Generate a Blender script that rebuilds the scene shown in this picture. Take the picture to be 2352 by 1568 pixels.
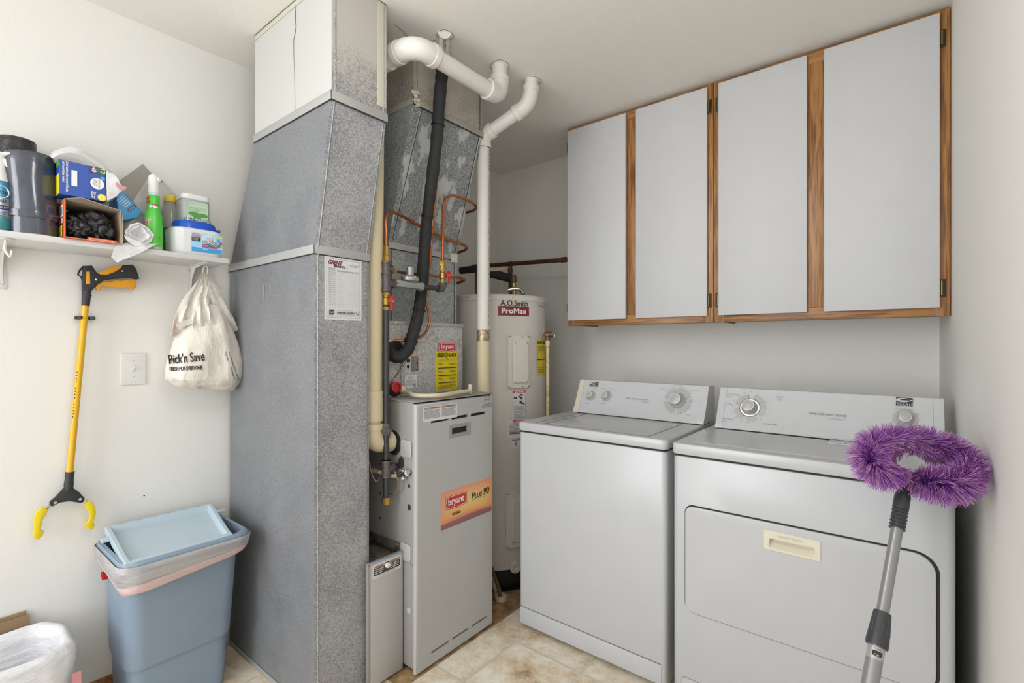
import bpy, bmesh, math, random
from math import sin, cos, pi, radians, sqrt, atan2
from mathutils import Vector, Matrix, noise
random.seed(7)
for o in list(bpy.data.objects):
    bpy.data.objects.remove(o)
SC = bpy.context.scene
COL = SC.collection

# ------------------------------------------------------------------ camera, world, light, exposure
FPX, CX, Y0, CAMH = 1121.0, 1176.0, 790.0, 1.27
TH = math.atan2(2070 - CX, FPX)
cam_d = bpy.data.cameras.new('camera')
cam = bpy.data.objects.new('camera', cam_d)
COL.objects.link(cam)
cam_d.sensor_width = 36.0
cam_d.lens = 36.0 * FPX / 2352.0
cam_d.shift_y = (Y0 - 784.0) / 2352.0
cam_d.clip_start = 0.02
cam.location = (0, 0, CAMH)
cam.rotation_euler = (pi / 2, 0, TH)
SC.camera = cam

W = bpy.data.worlds.new('world'); SC.world = W; W.use_nodes = True
W.node_tree.nodes['Background'].inputs[0].default_value = (0.93, 0.96, 1.0, 1)
W.node_tree.nodes['Background'].inputs[1].default_value = 2.0

def area(name, loc, aim, size, power, col=(1, 1, 1), shape='RECTANGLE', sy=None):
    d = bpy.data.lights.new(name, 'AREA'); d.energy = power; d.color = col
    d.shape = shape; d.size = size; d.size_y = sy or size
    o = bpy.data.objects.new(name, d); COL.objects.link(o); o.location = loc
    o.rotation_euler = (Vector(aim) - Vector(loc)).to_track_quat('-Z', 'Y').to_euler()
    return o
# ceiling lamp of the room (its dome is built further down) and an added area light behind the viewer as fill
_l = bpy.data.lights.new('ceiling_lamp_light', 'POINT'); _l.energy = 11; _l.color = (0.985, 0.99, 1.0); _l.shadow_soft_size = 0.13
lamp = bpy.data.objects.new('ceiling_lamp_light', _l); COL.objects.link(lamp); lamp.location = (-0.75, 0.50, 2.10)
rear_fill = area('rear_fill_light', (-1.5, -1.7, 1.5), (0.1, 1.0, 1.4), 1.2, 60, (0.95, 0.975, 1.0), sy=1.9)
SC.view_settings.view_transform = 'Standard'
SC.view_settings.look = 'None'
SC.view_settings.gamma = 1.0
SC.view_settings.use_curve_mapping = False
SC.view_settings.exposure = -0.30
SC.cycles.diffuse_bounces = 9; SC.cycles.max_bounces = 14

# ------------------------------------------------------------------ picture point -> place in the room
_s, _c = math.sin(TH), math.cos(TH)
CAMP = Vector((0, 0, CAMH))
def ray(u, v):
    return Vector((-_s, _c, 0)) + (u - CX) / FPX * Vector((_c, _s, 0)) + (Y0 - v) / FPX * Vector((0, 0, 1))
def at(u, v, x=None, y=None, z=None):
    d = ray(u, v)
    if x is not None: t = (x - CAMP.x) / d.x
    elif y is not None: t = (y - CAMP.y) / d.y
    else: t = (z - CAMP.z) / d.z
    return CAMP + d * t
def at_plane(u, v, p0, n):
    d = ray(u, v)
    return CAMP + d * ((Vector(p0) - CAMP).dot(n) / d.dot(n))
def at_depth(u, v, t):
    return CAMP + ray(u, v) * t

# ------------------------------------------------------------------ materials
def lin(c):
    return tuple(((x / 255) / 12.92 if x / 255 <= 0.04045 else ((x / 255 + 0.055) / 1.055) ** 2.4) for x in c) + (1,)
class NT:
    def __init__(s, m): s.t = m.node_tree; s.n = s.t.nodes; s.l = s.t.links; s.b = s.n['Principled BSDF']
    def add(s, typ, **k):
        x = s.n.new(typ)
        for a, v in k.items():
            if a.startswith('_'): setattr(x, a[1:], v)
            else: x.inputs[a.replace('__', ' ')].default_value = v
        return x
    def link(s, a, b): s.l.new(a, b)
    def coord(s, scale=(1, 1, 1), rot=(0, 0, 0)):
        tc = s.n.new('ShaderNodeNewGeometry'); mp = s.n.new('ShaderNodeMapping')
        mp.inputs['Scale'].default_value = scale; mp.inputs['Rotation'].default_value = rot
        s.link(tc.outputs['Position'], mp.inputs['Vector']); return mp.outputs[0]
    def noise(s, scale, detail=4, rough=0.55, vec=None):
        x = s.add('ShaderNodeTexNoise', Scale=scale, Detail=detail, Roughness=rough)
        s.link(vec or s.coord(), x.inputs['Vector']); return x.outputs['Fac']
    def ramp(s, fac, stops, interp='LINEAR'):
        r = s.n.new('ShaderNodeValToRGB'); r.color_ramp.interpolation = interp
        e = r.color_ramp.elements
        while len(e) > 1: e.remove(e[-1])
        e[0].position, e[0].color = stops[0][0], stops[0][1]
        for p, c in stops[1:]:
            q = e.new(p); q.color = c
        s.link(fac, r.inputs[0]); return r.outputs[0]
    def mix(s, fac, a, b, mode='MIX'):
        m = s.n.new('ShaderNodeMix'); m.data_type = 'RGBA'; m.blend_type = mode
        for v, i in ((fac, 0), (a, 6), (b, 7)):
            if hasattr(v, 'is_output'): s.link(v, m.inputs[i])
            else: m.inputs[i].default_value = v
        return m.outputs[2]
    def math(s, op, a, b=None, c=None):
        m = s.n.new('ShaderNodeMath'); m.operation = op
        for i, v in enumerate((a, b, c)):
            if v is None: continue
            if hasattr(v, 'is_output'): s.link(v, m.inputs[i])
            else: m.inputs[i].default_value = v
        return m.outputs[0]
    def bump(s, h, strength=0.2, dist=0.001):
        b = s.add('ShaderNodeBump', Strength=strength, Distance=dist)
        s.link(h, b.inputs['Height']); s.link(b.outputs[0], s.b.inputs['Normal'])
MATS = {}
def mat(name, col=(200, 200, 200), rough=0.5, metal=0.0, spec=0.5, fn=None, **k):
    if name in MATS: return MATS[name]
    m = bpy.data.materials.new(name); m.use_nodes = True; n = NT(m)
    n.b.inputs['Base Color'].default_value = lin(col)
    n.b.inputs['Roughness'].default_value = rough; n.b.inputs['Metallic'].default_value = metal
    n.b.inputs['Specular IOR Level'].default_value = spec
    for a, v in k.items(): n.b.inputs[a.replace('_', ' ')].default_value = v
    if fn: fn(n, lin(col))
    else:   # light wear so that no surface is dead flat
        f = n.noise(9, 3)
        c = lin(col); d = tuple(x * 0.93 for x in c[:3]) + (1,)
        n.link(n.mix(f, c, d), n.b.inputs['Base Color'])
    m.diffuse_color = lin(col)
    MATS[name] = m; return m

def f_wall(n, c):
    f = n.noise(1.3, 3); d = tuple(x * 0.965 for x in c[:3]) + (1,)
    n.link(n.mix(f, c, d), n.b.inputs['Base Color'])
    n.bump(n.noise(190, 2, 0.6), 0.30, 0.0012)
def f_galv(dark, light, sp=240, lo=0.35, hi=0.62):
    def f(n, c):
        fine = n.noise(sp, 2, 0.7)
        cl = n.noise(7, 4, 0.6)
        v = n.add('ShaderNodeTexVoronoi', Scale=sp * 0.55); n.link(n.coord(), v.inputs['Vector'])
        k = n.math('ADD', n.math('MULTIPLY', fine, 0.75), n.math('MULTIPLY', cl, 0.25))
        k = n.math('ADD', n.math('MULTIPLY', k, 0.8), n.math('MULTIPLY', v.outputs['Color'], 0.2))
        n.link(n.ramp(k, [(lo, lin(dark)), (hi, lin(light))]), n.b.inputs['Base Color'])
        n.link(n.ramp(cl, [(0.3, (0.42, 0.42, 0.42, 1)), (0.7, (0.6, 0.6, 0.6, 1))]), n.b.inputs['Roughness'])
    return f
def f_galv_painted(dark, light, paint, z0, z1, rust=None):
    """galvanised sheet with ceiling-paint overspray from the top down"""
    def f(n, c):
        fine = n.noise(260, 2, 0.7); cl = n.noise(5, 5, 0.62)
        base = n.ramp(fine, [(0.36, lin(dark)), (0.6, lin(light))])
        g = n.n.new('ShaderNodeNewGeometry'); sp = n.n.new('ShaderNodeSeparateXYZ')
        n.link(g.outputs['Position'], sp.inputs[0])
        mr = n.add('ShaderNodeMapRange'); mr.inputs['From Min'].default_value = z0; mr.inputs['From Max'].default_value = z1
        n.link(sp.outputs['Z'], mr.inputs['Value'])
        k = n.math('ADD', mr.outputs[0], n.math('MULTIPLY', n.math('SUBTRACT', cl, 0.5), 1.1))
        k = n.math('ADD', k, n.math('MULTIPLY', n.math('SUBTRACT', fine, 0.5), 0.9))
        k = n.ramp(k, [(0.25, (0, 0, 0, 1)), (0.6, (1, 1, 1, 1))])
        col = n.mix(k, base, lin(paint))
        n.link(col, n.b.inputs['Base Color'])
    return f
def f_blotch(dark, light, wear):
    """spangled sheet with pale worn-off blotches"""
    def f(n, c):
        fine = n.noise(230, 2, 0.7)
        base = n.ramp(fine, [(0.38, lin(dark)), (0.6, lin(light))])
        b = n.noise(14, 3, 0.5, n.coord((1, 1, 0.55)))
        k = n.ramp(b, [(0.53, (0, 0, 0, 1)), (0.585, (0.85, 0.85, 0.85, 1))])
        n.link(n.mix(k, base, lin(wear)), n.b.inputs['Base Color'])
    return f
def f_oak(vertical=True):
    def f(n, c):
        sc = (210, 210, 7) if vertical else (7, 210, 210)
        g = n.noise(1.0, 6, 0.6, n.coord(sc))
        wv = n.add('ShaderNodeTexNoise', Scale=1.0, Detail=2, Distortion=1.6)
        n.link(n.coord((42, 42, 2.6) if vertical else (2.6, 42, 42)), wv.inputs['Vector'])
        k = n.math('ADD', n.math('MULTIPLY', g, 0.55), n.math('MULTIPLY', wv.outputs['Fac'], 0.45))
        n.link(n.ramp(k, [(0.36, lin((104, 66, 34))), (0.46, lin((132, 88, 46))), (0.56, lin((168, 120, 68)))]), n.b.inputs['Base Color'])
        n.bump(g, 0.15, 0.0006)
    return f
def f_floor(n, c):
    T = 0.319
    g = n.n.new('ShaderNodeNewGeometry'); sp = n.n.new('ShaderNodeSeparateXYZ'); n.link(g.outputs['Position'], sp.inputs[0])
    def line(ax, off, w):
        f = n.math('FRACT', n.math('DIVIDE', n.math('ADD', sp.outputs[ax], 30 * T - off), T))
        d = n.math('MULTIPLY', n.math('MINIMUM', f, n.math('SUBTRACT', 1.0, f)), T)
        return n.math('LESS_THAN', d, w)
    grout = n.math('MAXIMUM', line('X', -1.287, 0.0022), line('Y', 1.64, 0.0022))
    tid = n.n.new('ShaderNodeCombineXYZ')
    n.link(n.math('FLOOR', n.math('DIVIDE', n.math('ADD', sp.outputs['X'], 30 * T + 1.287), T)), tid.inputs[0])
    n.link(n.math('FLOOR', n.math('DIVIDE', n.math('ADD', sp.outputs['Y'], 30 * T - 1.64), T)), tid.inputs[1])
    wn = n.n.new('ShaderNodeTexWhiteNoise'); n.link(tid.outputs[0], wn.inputs['Vector'])
    va = n.n.new('ShaderNodeVectorMath'); va.operation = 'ADD'
    vs = n.n.new('ShaderNodeVectorMath'); vs.operation = 'SCALE'; vs.inputs['Scale'].default_value = 5
    n.link(wn.outputs['Color'], vs.inputs[0]); n.link(vs.outputs[0], va.inputs[0]); n.link(g.outputs['Position'], va.inputs[1])
    a = n.noise(8, 7, 0.68, va.outputs[0]); b = n.noise(45, 5, 0.7, va.outputs[0])
    k = n.math('ADD', n.math('MULTIPLY', a, 0.7), n.math('MULTIPLY', b, 0.3))
    col = n.ramp(k, [(0.34, lin((160, 134, 106))), (0.43, lin((204, 184, 156))), (0.52, lin((220, 208, 188))), (0.62, lin((230, 226, 214)))])
    edge = n.math('MAXIMUM', line('X', -1.287, 0.006), line('Y', 1.64, 0.006))
    col = n.mix(edge, col, lin((206, 200, 184)))
    col = n.mix(grout, col, lin((190, 184, 166)))
    # bare, stained concrete where the vinyl stops behind the furnace
    edge_x = n.math('ADD', -1.436, n.math('MULTIPLY', n.math('SUBTRACT', n.noise(30, 3), 0.5), 0.008))
    both = n.math('MULTIPLY', n.math('LESS_THAN', sp.outputs['X'], edge_x), n.math('GREATER_THAN', sp.outputs['Y'], 1.15))
    cc = n.ramp(n.noise(16, 6, 0.7), [(0.35, lin((112, 84, 56))), (0.5, lin((160, 128, 90))), (0.65, lin((188, 160, 122)))])
    n.link(n.mix(both, col, cc), n.b.inputs['Base Color'])
    n.bump(n.math('SUBTRACT', k, n.math('MULTIPLY', grout, 0.5)), 0.25, 0.001)
def f_crinkle(scale=30, strength=0.5, tint=0.9, stretch=(1, 1, 1), dist=0.004):
    def f(n, c):
        v = n.coord(stretch)
        w = n.noise(scale, 5, 0.6, v)
        d = tuple(x * tint for x in c[:3]) + (1,)
        n.link(n.ramp(w, [(0.4, d), (0.55, c)]), n.b.inputs['Base Color'])
        n.bump(w, strength, dist)
    return f
def f_speck(spec_col, thr=0.66, scale=60):
    def f(n, c):
        w = n.noise(scale, 3, 0.7)
        n.link(n.ramp(w, [(thr, c), (thr + 0.03, lin(spec_col))]), n.b.inputs['Base Color'])
    return f

M_WALL = mat('wall_paint', (227, 226, 222), 0.85, spec=0.25, fn=f_wall)
M_WALLB = M_WALL
M_CEIL = mat('ceiling_paint', (229, 226, 220), 0.9, spec=0.2, fn=f_wall)
M_FLOOR = mat('sheet_vinyl_tile_floor', (205, 190, 168), 0.42, fn=f_floor)
M_OAKV = mat('oak_upright_grain', (160, 108, 58), 0.42, fn=f_oak(True))
M_OAKH = mat('oak_level_grain', (160, 108, 58), 0.42, fn=f_oak(False))
M_DOORW = mat('white_laminate', (200, 201, 203), 0.5, spec=0.35)
M_UNDER = mat('cabinet_underside', (176, 160, 138), 0.6)
M_ENAM = mat('white_enamel', (185, 187, 190), 0.26, spec=0.5)
M_ENAMP = mat('white_plastic_console', (197, 199, 202), 0.3)
M_CAPB = mat('yellowed_plastic', (214, 208, 190), 0.4)
M_GAP = mat('dark_gap', (44, 42, 40), 0.8)
M_GAPL = mat('grey_gap', (120, 118, 116), 0.7)
M_KNOB = mat('grey_knob', (176, 176, 172), 0.22)
M_KNOBR = mat('knob_rim', (222, 222, 214), 0.25)
M_DISC = mat('dial_disc', (172, 172, 172), 0.35)
M_CHROME = mat('chrome', (210, 210, 210), 0.18, 1.0)
M_PRINT = mat('grey_print', (120, 120, 122), 0.6); M_FAINT = mat('faint_grey_print', (150, 150, 152), 0.6)
M_BLACK = mat('black_print', (32, 30, 32), 0.6)
M_WHITEP = mat('white_print', (232, 232, 230), 0.5)
M_HANDLE = mat('cream_plastic', (214, 208, 190), 0.4)
M_DUCT = mat('galvanised_duct', (150, 150, 150), 0.5, 0.15, fn=f_galv((106, 107, 110), (180, 181, 184), 420))
M_DUCTF = mat('galvanised_duct_dull', (150, 150, 150), 0.5, 0.15, fn=f_galv((104, 106, 110), (136, 138, 142), 520))
M_DUCTP = mat('duct_with_paint_overspray', (200, 200, 198), 0.6, 0.1, fn=f_galv_painted((118, 118, 118), (166, 164, 162), (186, 182, 176), 2.02, 2.40))
M_DUCTW = mat('duct_face_painted_white', (222, 222, 220), 0.55, 0.0, fn=f_galv_painted((170, 172, 174), (180, 182, 184), (190, 190, 186), 1.95, 2.15))
M_PLEN = mat('plenum_blotchy_sheet', (150, 150, 150), 0.45, 0.15, fn=f_blotch((84, 87, 88), (166, 169, 170), (190, 192, 192)))
M_PLEND = mat('plenum_plain_sheet', (150, 150, 150), 0.45, 0.15, fn=f_galv((106, 111, 110), (174, 179, 178), 300))
M_PLENP = mat('plenum_overspray', (170, 166, 160), 0.6, 0.2, fn=f_galv_painted((124, 118, 110), (172, 166, 158), (190, 184, 174), 2.1, 2.6))
M_CLEAT = mat('drive_cleat_strip', (176, 176, 175), 0.45, 0.3)
M_COIL = mat('coil_case_spangle', (180, 180, 178), 0.45, 0.1, fn=f_galv((130, 130, 128), (205, 205, 202), 260))
M_FURN = mat('furnace_grey_enamel', (178, 178, 177), 0.34, 0.0)
M_FURND = mat('furnace_enamel_shaded', (150, 148, 145), 0.42, 0.0)  # furnace enamel darkened so its colour carries the shade of the casing side
M_GRIME = mat('grimy_sheet_top', (92, 88, 78), 0.6, 0.2, fn=f_galv((50, 48, 42), (116, 110, 98), 24, 0.35, 0.7))
M_PVC = mat('white_pvc', (224, 222, 216), 0.35)
M_PVCC = mat('cream_cpvc', (208, 196, 164), 0.4)
M_IRON = mat('black_iron', (66, 66, 68), 0.42, 0.5, fn=f_speck((126, 124, 122), 0.64, 160))
M_IRONF = mat('iron_fitting', (98, 92, 92), 0.5, 0.4, fn=f_speck((70, 64, 62), 0.6, 120))
M_BRASS = mat('brass', (182, 148, 78), 0.32, 0.85)
M_COPPER = mat('copper', (176, 104, 62), 0.34, 0.8, fn=f_speck((120, 70, 44), 0.62, 40))
M_COPPERD = mat('dull_copper', (96, 62, 44), 0.5, 0.6, fn=f_speck((62, 42, 34), 0.58, 40))
M_RED = mat('red_handle', (196, 34, 42), 0.35)
M_ALU = mat('cast_aluminium', (172, 172, 172), 0.4, 0.7)
M_FOAM = mat('black_foam_insulation', (40, 41, 44), 0.75, fn=f_crinkle(40, 0.3, 0.8))
M_PAINTP = mat('painted_over_pipe', (214, 208, 198), 0.7, fn=f_speck((120, 96, 76), 0.63, 50))
M_WIRE = mat('brown_wire', (70, 58, 50), 0.6)
M_TANK = mat('tank_grey_enamel', (206, 201, 195), 0.36, 0.0)
M_TANKP = mat('tank_panel', (212, 207, 201), 0.36)
M_RUBBER = mat('black_rubber', (26, 26, 28), 0.55)

# ------------------------------------------------------------------ mesh building
ORG = {}                                         # world place of each object's origin
class MB:
    def __init__(s): s.v = []; s.f = []; s.m = []; s.mats = []
    def mi(s, m):
        if m not in s.mats: s.mats.append(m)
        return s.mats.index(m)
    def add(s, vs, fs, m, M=None):
        o = len(s.v); i = s.mi(m)
        s.v += [(M @ Vector(v)) if M else Vector(v) for v in vs]
        for f in fs:
            s.f.append([o + k for k in f]); s.m.append(i)
    def from_bm(s, bm, m, M=None):
        bm.verts.index_update()
        s.add([v.co.copy() for v in bm.verts], [[v.index for v in f.verts] for f in bm.faces], m, M)
        bm.free()
    def box(s, x0, x1, y0, y1, z0, z1, m, bev=0, seg=2, M=None):
        if bev <= 0:
            vs = [(x, y, z) for z in (z0, z1) for y in (y0, y1) for x in (x0, x1)]
            s.add(vs, [(0, 2, 3, 1), (4, 5, 7, 6), (0, 1, 5, 4), (2, 6, 7, 3), (0, 4, 6, 2), (1, 3, 7, 5)], m, M); return
        bm = bmesh.new(); bmesh.ops.create_cube(bm, size=1)
        for v in bm.verts:
            v.co = Vector(((x0 + x1) / 2 + v.co.x * (x1 - x0), (y0 + y1) / 2 + v.co.y * (y1 - y0), (z0 + z1) / 2 + v.co.z * (z1 - z0)))
        bmesh.ops.bevel(bm, geom=bm.edges[:], offset=bev, segments=seg, profile=0.5, affect='EDGES')
        s.from_bm(bm, m, M)
    def prism(s, pts, d, m, bev=0, seg=2, M=None, caps=True):
        """pts: 3-D outline, d: extrusion vector"""
        bm = bmesh.new(); d = Vector(d)
        a = [bm.verts.new(Vector(p)) for p in pts]; b = [bm.verts.new(Vector(p) + d) for p in pts]
        n = len(pts)
        if caps: bm.faces.new(a[::-1]); bm.faces.new(b)
        for i in range(n): bm.faces.new((a[i], a[(i + 1) % n], b[(i + 1) % n], b[i]))
        bmesh.ops.recalc_face_normals(bm, faces=bm.faces[:])
        if bev > 0:
            e = [x for x in bm.edges if x.verts[0] in b and x.verts[1] in b] if bev else []
            e += [x for x in bm.edges if x.verts[0] in a and x.verts[1] in a]
            bmesh.ops.bevel(bm, geom=e, offset=bev, segments=seg, profile=0.5, affect='EDGES')
        s.from_bm(bm, m, M)
    def loft(s, rings, m, closed=True, cap0=False, cap1=False, M=None):
        n = len(rings[0]); vs = [p for r in rings for p in r]; fs = []
        for i in range(len(rings) - 1):
            for j in range(n if closed else n - 1):
                k = (j + 1) % n
                fs.append((i * n + j, i * n + k, (i + 1) * n + k, (i + 1) * n + j))
        if cap0: fs.append(tuple(range(n))[::-1])
        if cap1: fs.append(tuple((len(rings) - 1) * n + j for j in range(n)))
        s.add(vs, fs, m, M)
    def tube(s, pts, r, m, n=14, cap=True, flat=1.0, up=None):
        pts = [Vector(p) for p in pts]; k = len(pts)
        rs = r if isinstance(r, (list, tuple)) else [r] * k
        t0 = (pts[1] - pts[0]).normalized()
        ref = Vector(up) if up else (Vector((0, 0, 1)) if abs(t0.z) < 0.9 else Vector((1, 0, 0)))
        nx = t0.cross(ref).normalized()
        rings = []
        for i, p in enumerate(pts):
            if i == 0: t = t0
            elif i == k - 1: t = (pts[i] - pts[i - 1]).normalized()
            else:
                t = (pts[i + 1] - pts[i]).normalized() + (pts[i] - pts[i - 1]).normalized()
                t = t.normalized() if t.length > 1e-6 else (pts[i + 1] - pts[i]).normalized()
            nx = (nx - t * nx.dot(t)).normalized(); ny = t.cross(nx)
            rings.append([p + (nx * cos(2 * pi * j / n) + ny * sin(2 * pi * j / n) * flat) * rs[i] for j in range(n)])
        s.loft(rings, m, True, cap, cap)
    def cyl(s, p0, p1, r, m, r1=None, n=24, cap=True):
        s.tube([p0, p1], [r, r if r1 is None else r1], m, n, cap)
    def lathe(s, prof, m, c=(0, 0, 0), ax=(0, 0, 1), n=32, M=None, sx=1, sy=1):
        """prof: list of (radius, height) along ax"""
        ax = Vector(ax).normalized(); ref = Vector((1, 0, 0)) if abs(ax.x) < 0.9 else Vector((0, 1, 0))
        nx = (ref - ax * ref.dot(ax)).normalized(); ny = ax.cross(nx); c = Vector(c)
        rings = [[c + ax * h + (nx * cos(2 * pi * j / n) * sx + ny * sin(2 * pi * j / n) * sy) * max(r, 1e-5) for j in range(n)] for r, h in prof]
        s.loft(rings, m, True, prof[0][0] > 1e-4, prof[-1][0] > 1e-4, M)
    def build(s, name, parent=None, sharp=35, base=None, smooth=True):
        me = bpy.data.meshes.new(name)
        if base is None:
            if parent is not None: base = ORG[parent]
            else:
                xs = [v.x for v in s.v]; ys = [v.y for v in s.v]; zs = [v.z for v in s.v]
                base = Vector(((min(xs) + max(xs)) / 2, (min(ys) + max(ys)) / 2, min(zs)))
        base = Vector(base)
        me.from_pydata([tuple(v - base) for v in s.v], [], s.f)
        for m in s.mats: me.materials.append(m)
        me.polygons.foreach_set('material_index', s.m)
        if smooth:
            me.polygons.foreach_set('use_smooth', [True] * len(s.f))
        me.update(); me.validate()
        if smooth: me.set_sharp_from_angle(angle=radians(sharp))
        o = bpy.data.objects.new(name, me); COL.objects.link(o)
        if parent is not None:
            o.parent = parent; o.location = base - ORG[parent]
        else: o.location = base
        ORG[o] = base
        return o
def tag(o, label, cat=None, group=None, kind=None):
    if label: o['label'] = label
    if cat: o['category'] = cat
    if group: o['group'] = group
    if kind: o['kind'] = kind
    return o
def thing(name, label, cat, base, group=None):
    o = bpy.data.objects.new(name, None); COL.objects.link(o)
    o.empty_display_size = 0.05; o.location = base; ORG[o] = Vector(base)
    return tag(o, label, cat, group)
def struct(mb, name):
    o = mb.build(name, base=(0, 0, 0)); o['kind'] = 'structure'; return o

def rpath(pts, rad, n=7):
    """polyline with rounded corners"""
    pts = [Vector(p) for p in pts]; out = [pts[0]]
    for i in range(1, len(pts) - 1):
        a, b, c = pts[i - 1], pts[i], pts[i + 1]
        r = rad[i - 1] if isinstance(rad, (list, tuple)) else rad
        u = (a - b); w = (c - b); r1 = min(r, u.length * 0.49, w.length * 0.49)
        p, q = b + u.normalized() * r1, b + w.normalized() * r1
        for k in range(n + 1):
            t = k / n; out.append(p * (1 - t) ** 2 + b * 2 * t * (1 - t) + q * t ** 2)
    out.append(pts[-1]); return out
def smooth_path(pts, n=8):
    """Catmull-Rom through points"""
    P = [Vector(p) for p in pts]; P = [P[0] * 2 - P[1]] + P + [P[-1] * 2 - P[-2]]; out = []
    for i in range(1, len(P) - 2):
        a, b, c, d = P[i - 1], P[i], P[i + 1], P[i + 2]
        for k in range(n):
            t = k / n
            out.append(0.5 * ((2 * b) + (c - a) * t + (2 * a - 5 * b + 4 * c - d) * t * t + (3 * b - a - 3 * c + d) * t ** 3))
    out.append(P[-2]); return out
def frame(o, u, v):
    u = Vector(u).normalized(); v = Vector(v); v = (v - u * v.dot(u)).normalized(); n = u.cross(v)
    M = Matrix((u, v, n)).transposed().to_4x4(); M.translation = Vector(o); return M
def rrect(w, h, r, n=5, cx=0, cy=0):
    """rounded rectangle outline, counter-clockwise, lower-left at (cx, cy)"""
    rs = r if isinstance(r, (list, tuple)) else [r] * 4     # ll, lr, ur, ul
    out = []
    for (x, y, a, q) in ((cx + rs[0], cy + rs[0], pi, rs[0]), (cx + w - rs[1], cy + rs[1], 1.5 * pi, rs[1]), (cx + w - rs[2], cy + h - rs[2], 0, rs[2]), (cx + rs[3], cy + h - rs[3], pi / 2, rs[3])):
        for k in range(n + 1):
            t = a + pi / 2 * k / n; out.append((x + q * cos(t), y + q * sin(t)))
    return out
_TC = {}
def text_mesh(txt):
    if txt in _TC: return _TC[txt]
    c = bpy.data.curves.new('lettering', 'FONT'); c.body = txt; c.size = 1; c.resolution_u = 3
    o = bpy.data.objects.new('lettering', c)
    me = bpy.data.meshes.new_from_object(o)
    vs = [v.co.copy() for v in me.vertices]; fs = [list(p.vertices) for p in me.polygons]
    bpy.data.objects.remove(o); bpy.data.curves.remove(c); bpy.data.meshes.remove(me)
    x0 = min(v.x for v in vs); x1 = max(v.x for v in vs); y0 = min(v.y for v in vs); y1 = max(v.y for v in vs)
    _TC[txt] = ([((v.x - x0) / (x1 - x0), (v.y - y0) / (y1 - y0)) for v in vs], fs, (x1 - x0) / (y1 - y0)); return _TC[txt]
class Flat:
    """printed matter: shapes laid on a plane M (x right, y up, z out) or rolled onto a round wall of radius R"""
    def __init__(s, mb, M, R=None): s.mb, s.M, s.R, s.k = mb, M, R, 0
    def mp(s, x, y, z):
        if s.R:
            a = x / s.R; return s.M @ Vector(((s.R + z) * sin(a), y, (s.R + z) * cos(a) - s.R))
        return s.M @ Vector((x, y, z))
    def z(s): s.k += 1; return 0.0006 + s.k * 0.00012
    def poly(s, pts, m, z=None):
        z = s.z() if z is None else z
        s.mb.add([s.mp(x, y, z) for x, y in pts], [tuple(range(len(pts)))], m)
    def rect(s, x, y, w, h, m, z=None):
        z = s.z() if z is None else z
        n = max(1, int(w / s.R / 0.12) + 1) if s.R else 1
        vs = []; fs = []
        for i in range(n + 1):
            vs += [s.mp(x + w * i / n, y, z), s.mp(x + w * i / n, y + h, z)]
        for i in range(n): fs.append((2 * i, 2 * i + 2, 2 * i + 3, 2 * i + 1))
        s.mb.add(vs, fs, m)
    def ring(s, x, y, w, h, t, m):
        s.rect(x, y, w, t, m); z = s.z(); s.rect(x, y + h - t, w, t, m, z); s.rect(x, y, t, h, m, z); s.rect(x + w - t, y, t, h, m, z)
    def disc(s, x, y, r, m, ry=None, n=24, a0=0, a1=2 * pi, r0=0):
        ry = ry or r; z = s.z(); k = n
        if r0 > 0:
            vs = []; fs = []
            for i in range(k + 1):
                a = a0 + (a1 - a0) * i / k
                vs += [s.mp(x + r0 * cos(a), y + r0 * ry / r * sin(a), z), s.mp(x + r * cos(a), y + ry * sin(a), z)]
            for i in range(k): fs.append((2 * i, 2 * i + 1, 2 * i + 3, 2 * i + 2))
            s.mb.add(vs, fs, m)
        else: s.poly([(x + r * cos(2 * pi * i / n), y + ry * sin(2 * pi * i / n)) for i in range(n)], m, z)
    def text(s, t, x, y, w, h, m, shear=0, rot=0, bold=0):
        vs, fs, asp = text_mesh(t); z = s.z()
        if w is None: w = h * asp
        reps = [(0, 0)] if not bold else [(-bold, 0), (bold, 0), (0, bold), (0, -bold)]
        cr, sr = cos(rot), sin(rot)
        for bi, (bx, by) in enumerate(reps):
            P = []
            for a, b in vs:
                lx, ly = a * w + b * h * shear + bx, b * h + by
                P.append(s.mp(x + lx * cr - ly * sr, y + lx * sr + ly * cr, z + bi * 0.00009))
            s.mb.add(P, fs, m)
        if bold: s.k += 3
    def scrawl(s, x, y, w, n, dy, h, m, seed=1, gap=0.3, ragged=True):
        """n lines of print too small to read: broken strokes"""
        r = random.Random(seed); z = s.z()
        for i in range(n):
            cx = x; end = x + w * (r.uniform(0.7, 1) if ragged and i % 3 == 2 else 1)
            while cx < end - h:
                l = min(r.uniform(1.2, 5) * h, end - cx); s.rect(cx, y - i * dy, l, h, m, z); cx += l + h * gap * r.uniform(1, 3)
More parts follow.
